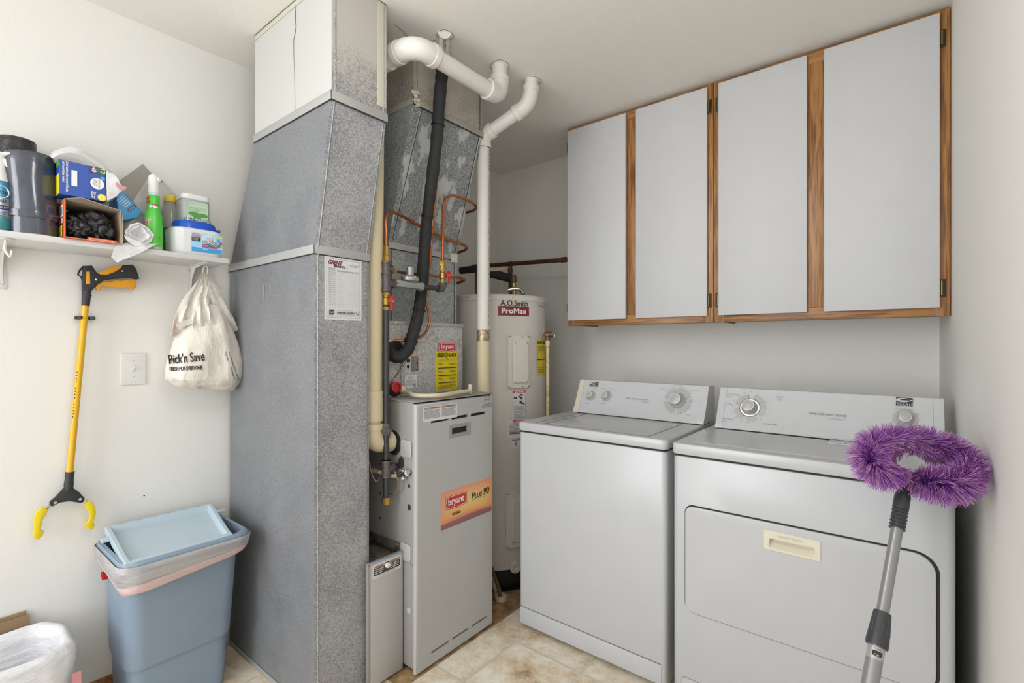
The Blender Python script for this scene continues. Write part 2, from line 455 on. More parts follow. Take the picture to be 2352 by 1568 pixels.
def panel_holes(mb, M, w, h, holes, m, mdark, depth=0.012, bord=0.0):
    """flat sheet w x h on M with true rectangular openings that have walls and a dark back"""
    xs = sorted({0, w} | {a for q in holes for a in (q[0], q[0] + q[2])}); ys = sorted({0, h} | {a for q in holes for a in (q[1], q[1] + q[3])})
    for i in range(len(xs) - 1):
        for j in range(len(ys) - 1):
            cx, cy = (xs[i] + xs[i + 1]) / 2, (ys[j] + ys[j + 1]) / 2
            if any(q[0] < cx < q[0] + q[2] and q[1] < cy < q[1] + q[3] for q in holes): continue
            mb.add([(xs[i], ys[j], 0), (xs[i + 1], ys[j], 0), (xs[i + 1], ys[j + 1], 0), (xs[i], ys[j + 1], 0)], [(0, 1, 2, 3)], m, M)
    for (x, y, a, b) in holes:
        c = [(x, y), (x + a, y), (x + a, y + b), (x, y + b)]
        for k in range(4):
            p, q = c[k], c[(k + 1) % 4]
            mb.add([(p[0], p[1], 0), (q[0], q[1], 0), (q[0], q[1], -depth), (p[0], p[1], -depth)], [(0, 1, 2, 3)], m, M)
        mb.add([(p[0], p[1], -depth) for p in c], [(0, 1, 2, 3)], mdark, M)
def carve(o, bx):
    """cut a box-shaped recess (world x0, x1, y0, y1, z0, z1) into a finished part"""
    b = MB(); b.box(*bx, M_GAP); off = o.matrix_basis.translation + (o.parent.location if o.parent else Vector())
    me = bpy.data.meshes.new('recess'); me.from_pydata([tuple(v) for v in b.v], [], b.f); me.update()
    k = bpy.data.objects.new('recess', me); COL.objects.link(k)
    md = o.modifiers.new('recess', 'BOOLEAN'); md.object = k; md.solver = 'EXACT'
    bpy.context.view_layer.update(); dg = bpy.context.evaluated_depsgraph_get()
    new = bpy.data.meshes.new_from_object(o.evaluated_get(dg)); o.modifiers.clear(); o.data = new
    bpy.data.objects.remove(k); bpy.data.meshes.remove(me)
def outline3(pts, M): return [M @ Vector((x, y, 0)) for x, y in pts]

# ------------------------------------------------------------------ the room
ZC = 2.482; XL = -2.25; YB = 2.685
def xr(y): return 0.124 + 0.047 * (2.68 - y)
b = MB(); b.box(XL - 0.1, 0.7, -2.5, YB + 0.1, -0.1, 0, M_FLOOR); struct(b, 'floor')
b = MB(); b.box(XL - 0.1, 0.7, -2.5, YB + 0.1, ZC, ZC + 0.1, M_CEIL)
# torn drywall round the pipe holes in the ceiling and an old crack
for (u, v, r) in ((1022, 80, 0.034), (1148, 150, 0.043), (1224, 185, 0.038)):
    p = at(u, v, z=ZC); rr = random.Random(u)
    pts = []
    for i in range(44):
        a = 2 * pi * i / 44; q = r * .96 * (1 + .06 * sin(a * 3 + u) + rr.uniform(-0.03, 0.03)); pts.append((p.x + q * cos(a), p.y + q * sin(a), ZC - 0.0016))
    b.add(pts + [(p.x + (x - p.x) * 1.12, p.y + (y - p.y) * 1.12, ZC + 0.0005) for x, y, z in pts], [tuple(range(44))[::-1]] + [(i, (i + 1) % 44, 44 + (i + 1) % 44, 44 + i) for i in range(44)], M_CEIL)
    b.tube([Vector((x, y, ZC - 0.0018)) + (p * 0) for x, y, z in pts] + [Vector(pts[0])], 0.0008, M_GAP, 5)
crack = smooth_path([at(u, v, z=ZC - 0.0006) for u, v in ((905, 55), (925, 72), (948, 94), (975, 96), (1000, 92))], 4)
b.tube(crack, 0.0012, M_GAPL, 4)
struct(b, 'ceiling')
b = MB(); b.box(XL - 0.1, XL, -2.5, YB, 0, ZC, M_WALL); struct(b, 'wall_left')
b = MB(); b.box(XL - 0.1, 0.7, YB, YB + 0.1, 0, ZC, M_WALL); struct(b, 'wall_back')
b = MB(); b.prism([(xr(YB), YB, 0), (xr(-1.2), -1.2, 0), (xr(-1.2) + 0.1, -1.2, 0), (xr(YB) + 0.1, YB, 0)], (0, 0, ZC), M_WALL); struct(b, 'wall_right')
b = MB(); b.box(XL, XL + 0.012, -2.4, 0.86, 0, 0.07, M_OAKH, 0.003); struct(b, 'baseboard_left')
# lamp on the ceiling behind the viewer
t = thing('ceiling_lamp', 'round white glass ceiling lamp behind the viewer', 'ceiling lamp', (-0.75, 0.50, ZC - 0.09))
b = MB(); b.lathe([(0.15, ZC - 0.03), (0.16, ZC - 0.02), (0.16, ZC)], M_CHROME, (-0.75, 0.50, 0)); b.build('lamp_base', t)
mlamp = mat('lit_glass', (255, 252, 244), 0.4, Emission_Color=(1, 0.98, 0.94, 1), Emission_Strength=4.0)
b = MB(); b.lathe([(0.148, ZC - 0.03), (0.14, ZC - 0.055), (0.1, ZC - 0.075), (0.0, ZC - 0.085)], mlamp, (-0.75, 0.50, 0)); b.build('lamp_shade', t)
# small scuffs on the left wall
for (u, v, r, lb) in ((331, 1138, 0.0028, 'larger dark comma shaped scuff on the left wall above the blue bin'), (300, 1157, 0.0012, 'pinhead dark dot on the left wall just below and left of the larger scuff')):
    b = MB(); p = at(u, v, x=XL); b.lathe([(r, 0), (r * 0.9, 0.0006), (0, 0.0008)], M_BLACK, p, (1, 0, 0), 8)
    o = b.build('wall_scuff'); tag(o, lb, 'mark')

# ------------------------------------------------------------------ return-air duct
def xface(x, u0, v0, u1, v1):
    """frame lying on a plane x = const facing the room, lower-left at pixel (u0, v1), and its size"""
    a, c = at(u0, v1, x=x), at(u1, v0, x=x); a2 = at(u0, v0, x=x)
    return frame((x, a.y, a.z), (0, 1, 0), (0, 0, 1)), c.y - a.y, a2.z - a.z
DY0, DY1 = 0.87, 1.085
t = thing('return_air_duct', 'tall grey galvanised duct standing on the floor, white painted toward the ceiling', 'duct', (-1.88, 0.98, 0))
def quadface(mb, a, b_, c, d, m, out, lift=0.004):
    """sheet face with a cross-break: four shallow triangles meeting a little proud in the middle"""
    a, b_, c, d = map(Vector, (a, b_, c, d)); e = (a + b_ + c + d) / 4 + Vector(out) * lift
    mb.add([a, b_, c, d, e], [(0, 1, 4), (1, 2, 4), (2, 3, 4), (3, 0, 4)], m)
def duct_section(name, x0, x1, z0, X0, X1, z1, mf, ms, y0=DY0, y1=DY1, cross=True):
    b = MB()
    A = [(x0, y0, z0), (x1, y0, z0), (x1, y1, z0), (x0, y1, z0)]; B = [(X0, y0, z1), (X1, y0, z1), (X1, y1, z1), (X0, y1, z1)]
    if cross: quadface(b, A[0], A[1], B[1], B[0], mf, (0, -1, 0))
    else: b.add([A[0], A[1], B[1], B[0]], [(0, 1, 2, 3)], mf)
    b.add([A[1], A[2], B[2], B[1]], [(0, 1, 2, 3)], ms)
    b.add([A[2], A[3], B[3], B[2]], [(0, 1, 2, 3)], ms); b.add([A[3], A[0], B[0], B[3]], [(0, 1, 2, 3)], ms)
    # folded corner seams, proud of the sheet
    for yy, dx in ((y0 + 0.012, 0), (y1 - 0.012, 0)):
        b.tube([(x1 + 0.0012, yy, z0), (X1 + 0.0012, yy, z1)], 0.0022, M_DUCT, 6)
        b.tube([(x1 + 0.0002, yy + 0.004, z0), (X1 + 0.0002, yy + 0.004, z1)], 0.0012, M_GAPL, 5)
    return b.build(name, t, sharp=1)
duct_section('lower_section', -2.218, -1.545, 0.0, -2.218, -1.545, 1.59, M_DUCTF, M_DUCT)
duct_section('offset_section', -2.218, -1.545, 1.59, -1.985, -1.440, 2.075, M_DUCTF, M_DUCT)
duct_section('upper_section', -1.985, -1.440, 2.075, -1.985, -1.440, ZC, M_DUCTW, M_DUCTP, cross=False)
for z, X0, X1 in ((1.576, -2.221, -1.541), (2.062, -1.99, -1.435)):
    b = MB(); h = 0.03
    b.box(X0, X1, DY0 - 0.0045, DY0 - 0.0005, z, z + h, M_CLEAT, 0.0012); b.box(X1 - 0.004, X1, DY0 - 0.0045, DY1 + 0.003, z, z + h, M_CLEAT, 0.0012)
    b.box(X0, X1, DY0 - 0.0035, DY0 - 0.0008, z - 0.003, z, M_GAP); b.box(X1 - 0.003, X1 - 0.001, DY0, DY1, z - 0.003, z, M_GAP)
    b.build('joint_strip', t)
b = MB(); b.box(-2.219, -1.543, DY0 - 0.004, DY0 - 0.001, 0, 0.022, M_CLEAT, 0.001); b.box(-1.5445, -1.541, DY0, DY1, 0, 0.022, M_CLEAT, 0.001); b.build('bottom_flange', t)
# tape along the ceiling and the cracked paint line
b = MB(); b.box(-1.985, -1.44, DY0 - 0.0022, DY0 - 0.0008, ZC - 0.022, ZC, mat('old_tape', (196, 194, 176), 0.6), 0.0006)
b.tube([(-1.985, DY0 - 0.002, ZC - 0.002), (-1.438, DY0 - 0.002, ZC - 0.002), (-1.438, DY1, ZC - 0.002)], 0.0016, M_GAP, 5)
b.box(-1.4395, -1.4375, 1.045, 1.083, 2.11, ZC, mat('old_tape', ()), 0.0006)
b.build('ceiling_tape', t)
b = MB(); pts = [at(u, v, y=DY0 - 0.0015) for u, v in ((680, 10), (678, 40), (680, 62), (674, 95), (675, 140), (677, 200), (678, 262))]
b.tube(pts, [0.0014, 0.0016, 0.0016, 0.001, 0.0007, 0.0005, 0.0004], M_GAPL, 5); b.build('paint_crack', t)
for (u, v0, v1, w) in ((607, 655, 688, .0035), (613, 650, 676, .002), (619, 655, 670, .0012)):
    b = MB(); b.tube([at(u, v0, y=DY0 - 0.0042), at(u - 1, v1, y=DY0 - 0.0038)], [w, w * .3], M_CLEAT, 6, flat=0.2); b.build('paint_drip', t)
# service record sticker
M, w, h = xface(-1.5445, 748, 588, 830.5, 738)
P0 = at(745, 733, x=-1.5445); P1 = at(830, 590, x=-1.5445); zt = at(748, 586, x=-1.5445).z
w = P1.y - P0.y; h = zt - P0.z; M = frame((-1.5442, P0.y, P0.z), (0, 1, 0), (0, 0, 1))
b = MB(); M_PAPER = mat('sticker_paper', (214, 214, 216), 0.5); f = Flat(b, M)
b.prism(outline3(rrect(w, h, 0.003), M), (0.0004, 0, 0), M_PAPER)
f.ring(w * .05, h * .035, w * .9, h * .93, 0.0008, M_PRINT)
mg = mat('maroon_print', (122, 44, 54), 0.6)
f.text('GRENZ', w * .09, h * .875, w * .36, h * .06, mg, shear=.25, bold=.0009)
f.text('SERVICE CO.', w * .24, h * .835, w * .3, h * .028, M_BLACK, bold=.0005); f.text('LLC', w * .56, h * .835, w * .05, h * .014, M_BLACK)
f.text('Refrigeration, Heating, A/C', w * .62, h * .885, w * .32, h * .02, M_BLACK); f.text('& Gas Fireplaces', w * .68, h * .86, w * .2, h * .02, M_BLACK)
f.text('DATE SERVICED', w * .09, h * .80, w * .18, h * .017, M_BLACK); f.text('Furnace/gas/cool exchange  9.21.21', w * .31, h * .765, w * .6, h * .036, M_PRINT, shear=.3)
for k in range(19):
    y = h * .775 - k * h * .0305
    f.text('SERVICED', w * .09, y, w * .19, h * .0135, M_PRINT); f.rect(w * .31, y - h * .008, w * .6, 0.0004, M_PRINT)
f.rect(w * .1, h * .08, w * .125, h * .075, mat('navy_print', (44, 46, 62), 0.6)); f.text('A/C', w * .12, h * .1, w * .085, h * .03, M_WHITEP)
f.text('HEATING & A/C SYSTEMS', w * .33, h * .145, w * .4, h * .012, M_PRINT); f.text('American Standard', w * .29, h * .1, w * .48, h * .033, M_BLACK, shear=.3, bold=.0003)
f.text('HEATING & AIR CONDITIONING', w * .29, h * .08, w * .48, h * .01, M_PRINT); f.disc(w * .86, h * .117, w * .045, M_BLACK, r0=w * .03)
tag(b.build('service_sticker', t), 'white printed sticker')

# ------------------------------------------------------------------ furnace
FX, FY0, FY1, FZ = -1.443, 1.226, 1.673, 1.05
t = thing('furnace', 'grey upright furnace with an orange sunset sticker on its front', 'furnace', (-1.8, 1.45, 0))
b = MB(); b.box(-2.16, FX - 0.022, FY0 + 0.002, FY1, 0.02, FZ - 0.004, M_FURND, 0.004); b.box(-2.15, FX - 0.04, FY0 + .02, FY1 - .02, 0, 0.025, M_GRIME); b.build('casing', t)
b = MB(); b.box(FX - .0225, FX - .0175, FY0 + .0035, FY1 - .002, .012, FZ - .006, M_GAP); b.build('door_gap', t)
b = MB(); b.box(-2.165, FX - 0.002, FY0 - 0.001, FY1 + 0.002, FZ - 0.004, FZ, M_FURND, 0.0015); b.build('top_cover', t)
b = MB(); zb = 0.006
Mf = frame((FX, FY0 + 0.010, zb + 0.01), (0, 1, 0), (0, 0, 1)); pw, ph = FY1 - FY0 - 0.02, FZ - 0.03 - zb
def fh(u0, v0, u1, v1, hh):
    p, q = at(u0, v0, x=FX), at(u1, v1, x=FX); return (p.y - FY0 - 0.010, (p.z + q.z) / 2 - zb - 0.01 - hh / 2, q.y - p.y, hh)
holes = [fh(990, 967, 1030.5, 960.5, .012), fh(1037.5, 960.5, 1075.5, 954, .012), fh(1081.5, 954, 1116, 948.5, .012), fh(1038, 992, 1076, 982, .026),
         fh(991, 1497, 1032, 1472, .0085), fh(1039, 1467, 1077, 1442, .0085), fh(1084, 1440, 1118, 1415, .0085)]
zt_ = sum(q[1] for q in holes[:3]) / 3; zb_ = sum(q[1] for q in holes[4:]) / 3
holes = [(q[0], zt_, q[2], q[3]) for q in holes[:3]] + [holes[3]] + [(q[0], zb_, q[2], q[3]) for q in holes[4:]]
panel_holes(b, Mf, pw, ph, holes, M_FURN, M_GAP, 0.012)
# rolled edges round the door
prof = [(0, 0), (0.004, -0.0006), (0.0075, -0.003), (0.0095, -0.0065), (0.010, -0.012), (0.010, -0.019)]
rings = []
for e, dn in prof:
    rings.append([Mf @ Vector(p) for p in ((-e, -e, dn), (pw + e, -e, dn), (pw + e, ph + e, dn), (-e, ph + e, dn))])
b.loft(rings, M_FURN)
b.build('door', t, sharp=50)
q = holes[3]; b = MB()
for (x, y, w, h) in ((q[0] - .014, q[1] - .014, q[2] + .028, .014), (q[0] - .014, q[1] + q[3], q[2] + .028, .014), (q[0] - .014, q[1], .014, q[3]), (q[0] + q[2], q[1], .014, q[3])):
    b.box(x, x + w, y, y + h, 0.0001, 0.0012, M_FURND, 0.0003, 1, M=Mf)
b.build('view_port_frame', t)
def on_side(u, v): return at(u, v, y=FY0)
for (us, vs, ue, ve) in ((921, 1022, 946, 1052), (920, 1257, 944, 1292)):
    b = MB(); p, r_ = on_side(us, ve), on_side(ue, vs)
    Ms = frame((p.x, FY0 + .0015, (on_side(ue, ve)).z), (1, 0, 0), (0, 0, 1))
    b.prism(outline3(rrect(r_.x - p.x, 0.066, 0.012), Ms), (0, -0.005, 0), M_FURN, 0.002); b.build('embossed_plate', t)
for (u, v, r, rz) in ((939, 1116, .0065, .0085), (939, 1165, .010, .0125), (921, 1062, .017, .024), (903, 1016, .048, .050)):
    b = MB(); p = on_side(u, v); b.lathe([(1, 0), (0, 0.0004)], M_GAP, (p.x, FY0 + 0.001, p.z), (0, -1, 0), 24, sx=r, sy=rz); b.build('knockout_hole', t)
b = MB(); p = on_side(939, 1402); b.lathe([(.0125, 0), (.0125, .003), (.009, .005), (0, .005)], M_FURN, (p.x, FY0 + .002, p.z), (0, -1, 0), 24); b.build('hole_plug', t)
for (u, v) in ((945, 1297), (873, 1133), (872, 1066), (873, 1189)):
    b = MB(); p = on_side(u, v); b.lathe([(.005, 0), (.005, .002), (0, .004)], M_CHROME, (p.x, FY0 + .002, p.z), (0, -1, 0), 12); b.build('screw', t)
# warning label
def lab_x(x, u0, u1, vt, vb, off=0.0004):
    a, c = at(u0, vb, x=x), at(u1, vt, x=x); zt2 = at(u0, vt, x=x).z
    return frame((x + off, a.y, a.z), (0, 1, 0), (0, 0, 1)), c.y - a.y, zt2 - a.z
M, w, h = lab_x(FX, 972, 1050, 935, 970)
b = MB(); b.prism(outline3(rrect(w, h, .002), M), (.0004, 0, 0), M_PAPER); f = Flat(b, M); mt = mat('tan_print', (176, 150, 134), 0.6)
f.rect(w * .03, h * .8, w * .45, h * .14, mt); f.rect(w * .52, h * .8, w * .45, h * .14, mt)
f.text('WARNING', w * .2, h * .82, w * .2, h * .09, M_BLACK); f.text('ADVERTENCIA', w * .64, h * .82, w * .28, h * .09, M_BLACK)
f.scrawl(w * .03, h * .7, w * .44, 8, h * .07, h * .028, M_PRINT, 3); f.scrawl(w * .52, h * .7, w * .44, 8, h * .07, h * .028, M_PRINT, 4)
tag(b.build('warning_label', t), 'small white printed label')
# orange logo sticker
def f_sunset(n, c):
    g = n.n.new('ShaderNodeNewGeometry'); sp = n.n.new('ShaderNodeSeparateXYZ'); n.link(g.outputs['Position'], sp.inputs[0])
    mz = n.add('ShaderNodeMapRange'); mz.inputs['From Min'].default_value = SZ0; mz.inputs['From Max'].default_value = SZ1; n.link(sp.outputs['Z'], mz.inputs['Value'])
    my = n.add('ShaderNodeMapRange'); my.inputs['From Min'].default_value = SY0; my.inputs['From Max'].default_value = SY1; n.link(sp.outputs['Y'], my.inputs['Value'])
    d = n.math('ABSOLUTE', n.math('SUBTRACT', my.outputs[0], 0.55))
    hill = n.math('SUBTRACT', mz.outputs[0], n.math('MULTIPLY', n.math('SUBTRACT', 0.5, d), 0.06))
    k = n.math('SUBTRACT', hill, n.math('MULTIPLY', n.math('POWER', n.math('MULTIPLY', d, 1.9), 2.0), n.math('SUBTRACT', 0.5, mz.outputs[0])))
    body = n.ramp(hill, [(0.0, lin((132, 90, 88))), (0.13, lin((150, 98, 92))), (0.16, lin((214, 128, 96))), (0.3, lin((226, 176, 100))), (0.5, lin((222, 196, 122))), (0.75, lin((222, 178, 124))), (1.0, lin((226, 142, 104)))])
    side = n.ramp(d, [(0.25, (0, 0, 0, 1)), (0.55, (0.8, 0.8, 0.8, 1))])
    up = n.math('MULTIPLY', side, n.math('GREATER_THAN', hill, 0.15))
    n.link(n.mix(up, body, lin((226, 144, 106))), n.b.inputs['Base Color'])
M, w, h = lab_x(FX, 1012.5, 1128.5, 1134, 1219)
SZ0, SZ1, SY0, SY1 = M.translation.z, M.translation.z + h, M.translation.y, M.translation.y + w
b = MB(); b.prism(outline3(rrect(w, h, .004), M), (.0005, 0, 0), mat('sunset_sticker', (222, 170, 110), 0.35, fn=f_sunset)); f = Flat(b, M)
mr = mat('brand_red', (190, 52, 56), 0.45)
def badge(f, x, y, w, h):
    f.poly([(x, y + h * .06), (x + w * .5, y - h * .1), (x + w * 1.0, y + h * .06), (x + w * .97, y + h), (x + w * .03, y + h)], mr)
    f.poly([(x + w * .03, y + h * .11), (x + w * .5, y - h * .04), (x + w * .97, y + h * .11), (x + w * .945, y + h * .95), (x + w * .055, y + h * .95)], M_WHITEP)
    f.poly([(x + w * .045, y + h * .14), (x + w * .5, y), (x + w * .955, y + h * .14), (x + w * .93, y + h * .91), (x + w * .07, y + h * .91)], mr)
    f.text('bryant', x + w * .15, y + h * .16, w * .7, h * .64, M_WHITEP, bold=w * .006)
badge(f, w * .07, h * .5, w * .42, h * .36)
f.text('P', w * .575, h * .56, w * .06, h * .17, M_BLACK, shear=.2, bold=.0006); f.text('LUS', w * .64, h * .56, w * .14, h * .12, M_BLACK, shear=.2, bold=.0006)
f.text('90', w * .81, h * .57, w * .12, h * .19, M_BLACK, shear=.2, bold=.0006); f.text('High Efficiency Gas Furnace', w * .575, h * .505, w * .27, h * .03, M_BLACK)
f.text('Limited', w * .2, h * .34, w * .14, h * .06, M_BLACK); f.rect(w * .2, h * .31, w * .16, h * .025, M_BLACK)
tag(b.build('logo_sticker', t), 'orange sunset sticker with a red badge')
# faint efficiency mark printed on the door's top corner
b = MB(); M, w, h = lab_x(FX, 1107, 1131, 912, 936, 0.0002); f = Flat(b, M)
f.disc(w * .5, h * .68, w * .3, M_PRINT, r0=w * .27); f.text('energy', w * .28, h * .6, w * .45, h * .2, M_PRINT, shear=.3); f.scrawl(0, h * .24, w, 3, h * .12, h * .04, M_PRINT, 5)
b.build('printed_mark', t)

# ------------------------------------------------------------------ filter cabinet between duct and furnace
t = thing('filter_cabinet', 'narrow waist-low grey metal box squeezed between the tall duct and the furnace', 'filter cabinet', (-1.8, 1.15, 0))
b = MB(); b.box(-2.15, -1.531, 1.092, 1.222, 0.0, 0.452, M_FURND, 0.001); b.build('casing', t)
b = MB(); b.box(-2.15, -1.535, 1.092, 1.222, 0.4522, 0.4545, M_GRIME); b.box(-2.15, -1.535, 1.214, 1.222, 0.4545, 0.49, M_GRIME, .001)
b.tube([(-2.14, 1.208, .457), (-1.55, 1.208, .457)], .004, M_GAP, 6); b.build('dirty_top', t)
b = MB(); b.box(-1.530, -1.517, 1.062, 1.2215, 0.008, 0.462, M_FURN, 0.0025); b.build('door', t)
b = MB(); b.box(-1.5306, -1.5165, 1.0615, 1.072, 0.006, 0.464, M_FURND, 0.001); b.box(-1.531, -1.5165, 1.062, 1.2215, 0.460, 0.466, mat('bare_edge', (168, 176, 188), .35, .4), 0.001); b.build('door_trim', t)
M, w, h = frame((-1.5168, 1.082, 0.405), (0, 1, 0), (0, 0, 1)), 0.128, 0.05
b = MB(); b.prism(outline3(rrect(w, h, .003), M), (.0004, 0, 0), M_PAPER); f = Flat(b, M); f.rect(w * .03, h * .2, w * .94, h * .7, mat('dark_label', (66, 64, 66), .5))
f.rect(w * .03, h * .7, w * .42, h * .2, mt); f.rect(w * .56, h * .7, w * .4, h * .2, mt); f.text('WARNING', w * .1, h * .73, w * .25, h * .13, M_BLACK); f.text('CAUTION', w * .64, h * .73, w * .25, h * .13, M_BLACK)
f.scrawl(w * .06, h * .58, w * .34, 3, h * .13, h * .05, M_WHITEP, 8); f.scrawl(w * .6, h * .58, w * .34, 3, h * .13, h * .05, M_WHITEP, 9); f.text('LIFT FILTER DOOR', w * .2, h * .06, w * .6, h * .1, M_PRINT)
tag(b.build('warning_label', t), 'black and white printed label')
b = MB(); b.lathe([(.0095, 0), (.0095, .006), (.008, .008), (0, .0085)], M_WHITEP, (-1.5165, 1.146, 0.437), (1, 0, 0), 24); b.build('knob', t)

# ------------------------------------------------------------------ evaporator case on the furnace and the plenum above it
CXF = -1.634
t = thing('cooling_coil_case', 'speckled galvanised box on top of the furnace with a yellow energy label', 'coil case', (-1.9, 1.45, FZ))
b = MB(); b.box(-2.16, CXF, 1.230, 1.672, FZ + .001, 1.352, M_COIL, 0.002); b.build('case', t)
b = MB(); b.box(-2.165, CXF + 0.004, 1.226, 1.676, 1.350, 1.366, M_CLEAT, 0.0015)
b.build('top_flange', t)
for yy in (1.28, 1.60): b = MB(); b.lathe([(.005, 0), (.005, .003), (0, .005)], M_CHROME, (CXF + .004, yy, 1.358), (1, 0, 0), 12); b.build('screw', t)
b = MB(); p = at(922, 830, x=CXF); b.box(CXF, CXF + .004, p.y - .005, p.y + .007, FZ + .002, 1.35, M_COIL, .001); b.box(CXF, CXF + .0046, p.y - .002, p.y, FZ + .002, 1.35, M_GAP); b.build('door_seam', t)
M, w, h = lab_x(CXF, 1001.5, 1050, 787, 897)
b = MB(); my = mat('yellow_label', (222, 200, 20), 0.45); ml = mat('label_yellow_line', (60, 56, 14), .6)
f = Flat(b, M); hy = h * .82; b.prism(outline3(rrect(w, hy, .002), M), (.0005, 0, 0), my); badge(f, w * .1, hy - h * .0, w * .86, h * .185)
f.scrawl(w * .05, hy - h * .04, w * .5, 1, .01, h * .008, ml, 1); f.text('ENERGYGUIDE', w * .05, hy * .86, w * .9, hy * .085, M_BLACK, bold=.0007)
f.rect(w * .5 - .001, hy * .82, .002, hy * .1, M_BLACK); f.poly([(w * .43, hy * .84), (w * .5, hy * .8), (w * .57, hy * .84), (w * .5, hy * .815)], M_BLACK)
f.text('Compare the Energy Efficiency of this', w * .1, hy * .765, w * .78, hy * .018, M_BLACK); f.text('Furnace with Others Before You Buy', w * .1, hy * .735, w * .74, hy * .018, M_BLACK)
for k in range(3):
    y = hy * (.56 - .19 * k); f.rect(w * .08, y, w * .84, hy * .02, M_BLACK); f.rect(w * .24, y + hy * .004, w * .5, hy * .01, ml)
    f.poly([(w * .74, y + hy * .08), (w * .8, y + hy * .08), (w * .77, y + hy * .045)], M_BLACK)
    f.scrawl(w * .08, y + hy * .12, w * .22, 2, hy * .026, hy * .009, ml, 10 + k); f.scrawl(w * .6, y + hy * .12, w * .3, 2, hy * .026, hy * .009, ml, 20 + k); f.rect(w * .06, y - hy * .03, w * .86, .0004, ml)
f.scrawl(w * .05, hy * .115, w * .88, 4, hy * .026, hy * .01, ml, 40)
tag(b.build('energy_label', t), 'yellow energy label under a red badge')
M, w, h = lab_x(CXF, 931, 961, 817, 855)
b = MB(); b.prism(outline3(rrect(w, h, .002), M), (.0005, 0, 0), M_PAPER); f = Flat(b, M); f.rect(w * .4, h * .03, w * .58, h * .84, mat('dark_label', ())); f.rect(w * .4, h * .88, w * .58, h * .1, mat('orange_print', (214, 110, 60), .5))
f.disc(w * .2, h * .35, w * .12, M_BLACK, n=8); f.scrawl(w * .45, h * .8, w * .48, 12, h * .062, h * .02, M_WHITEP, 3); f.scrawl(w * .05, h * .14, w * .3, 2, h * .06, h * .02, M_PRINT, 4); f.rect(w * .08, h * .6, w * .26, h * .2, M_BLACK)
b.build('warning_label', t)
M, w, h = lab_x(CXF, 930, 957, 862, 893)
b = MB(); b.prism(outline3(rrect(w, h, .002), M), (.0005, 0, 0), M_PAPER); f = Flat(b, M); f.scrawl(w * .25, h * .9, w * .45, 4, h * .07, h * .025, M_PRINT, 3); f.scrawl(w * .06, h * .6, w * .88, 6, h * .08, h * .03, M_PRINT, 4); f.disc(w * .8, h * .15, w * .12, M_BLACK, r0=w * .09)
b.build('rating_label', t)
# black collars where the lines enter
for (u, v, r) in ((905, 803, .045), (905, 895, .034)):
    b = MB(); p = at(u, v, x=CXF); b.lathe([(r, 0), (r, .008), (r * .8, .014), (0, .014)], M_RUBBER, (CXF, p.y, p.z), (1, 0, 0), 20, sx=1.0, sy=.8); b.build('line_collar', t)
b = MB(); p = at(906, 888, x=CXF + .012); b.lathe([(.022, 0), (.022, .02), (.016, .022), (.015, .012), (0, .012)], mat('red_plug', (182, 40, 50), .4), (CXF + .012, p.y, p.z), (1, -.2, 0), 20)
b.build('red_plug', t)

t = thing('supply_plenum', 'blotchy galvanised duct rising from the coil case and flaring toward the ceiling', 'duct', (-1.9, 1.48, 1.37))
PA = dict(x=-1.675, X=-2.15, y0=1.270, y1=1.672); PB = dict(x=-1.532, X=-2.10, y0=1.287, y1=1.698)
def pl(name, A, z0, B, z1, mf, ms):
    b = MB(); r0 = [(A['X'], A['y0'], z0), (A['x'], A['y0'], z0), (A['x'], A['y1'], z0), (A['X'], A['y1'], z0)]; r1 = [(B['X'], B['y0'], z1), (B['x'], B['y0'], z1), (B['x'], B['y1'], z1), (B['X'], B['y1'], z1)]
    for i, m in ((0, ms), (1, mf), (2, ms), (3, ms)):
        j = (i + 1) % 4; b.add([r0[i], r0[j], r1[j], r1[i]], [(0, 1, 2, 3)], m)
    for yy0, yy1, s in ((A['y0'] + .012, B['y0'] + .045 if A is not B else B['y0'] + .012, 1), (A['y1'] - .012, B['y1'] - .012, -1)):
        b.tube([(A['x'] + .001, yy0, z0), (B['x'] + .001, yy1, z1)], .0022, M_CLEAT, 6); b.tube([(A['x'] + .0006, yy0 + .005 * s, z0), (B['x'] + .0006, yy1 + .005 * s, z1)], .0013, M_GAP, 5)
    return b.build(name, t, sharp=1)
pl('lower_section', PA, 1.366, PA, 1.69, M_PLEND, M_PLEND)
pl('flared_section', PA, 1.69, PB, 2.256, M_PLEN, M_PLEND)
pl('upper_section', PB, 2.256, PB, ZC, M_PLENP, M_PLENP)
for z, Q in ((1.672, PA), (2.236, PB)):
    b = MB(); h = .026; x, X, y0, y1 = Q['x'], Q['X'], Q['y0'], Q['y1']; m = M_CLEAT if z < 2 else mat('cleat_overspray', (166, 160, 150), .6, .1)
    b.box(X, x + .0045, y0 - .0045, y0 - .0005, z, z + h, m, .001); b.box(x + .0005, x + .0045, y0 - .0045, y1 + .003, z, z + h, m, .001); b.box(x, x + .003, y0, y1, z - .003, z, M_GAP)
    b.build('joint_strip', t)
b = MB(); b.box(-1.6715, -1.6695, 1.630, 1.674, 1.660, 1.702, mat('old_tape_white', (206, 200, 192), .6), .001); b.build('tape_patch', t)
b = MB(); rr = random.Random(3); c = Vector((-1.531, 1.293, 2.268))
for k in range(16): b.lathe([(0, -.008), (.009, 0), (0, .008)], mat('old_caulk', (202, 190, 174), .8), c + Vector((rr.uniform(-.002, .004), rr.uniform(-.008, .02), rr.uniform(-.035, .025))), (1, rr.uniform(-.5, .5), rr.uniform(-.5, .5)), 6)
b.build('caulk_lump', t)
b = MB(); b.tube([(-2.1, 1.285, ZC - .002), (-1.530, 1.285, ZC - .002), (-1.530, 1.70, ZC - .002)], .003, M_GAP, 5); b.build('ceiling_gap', t)

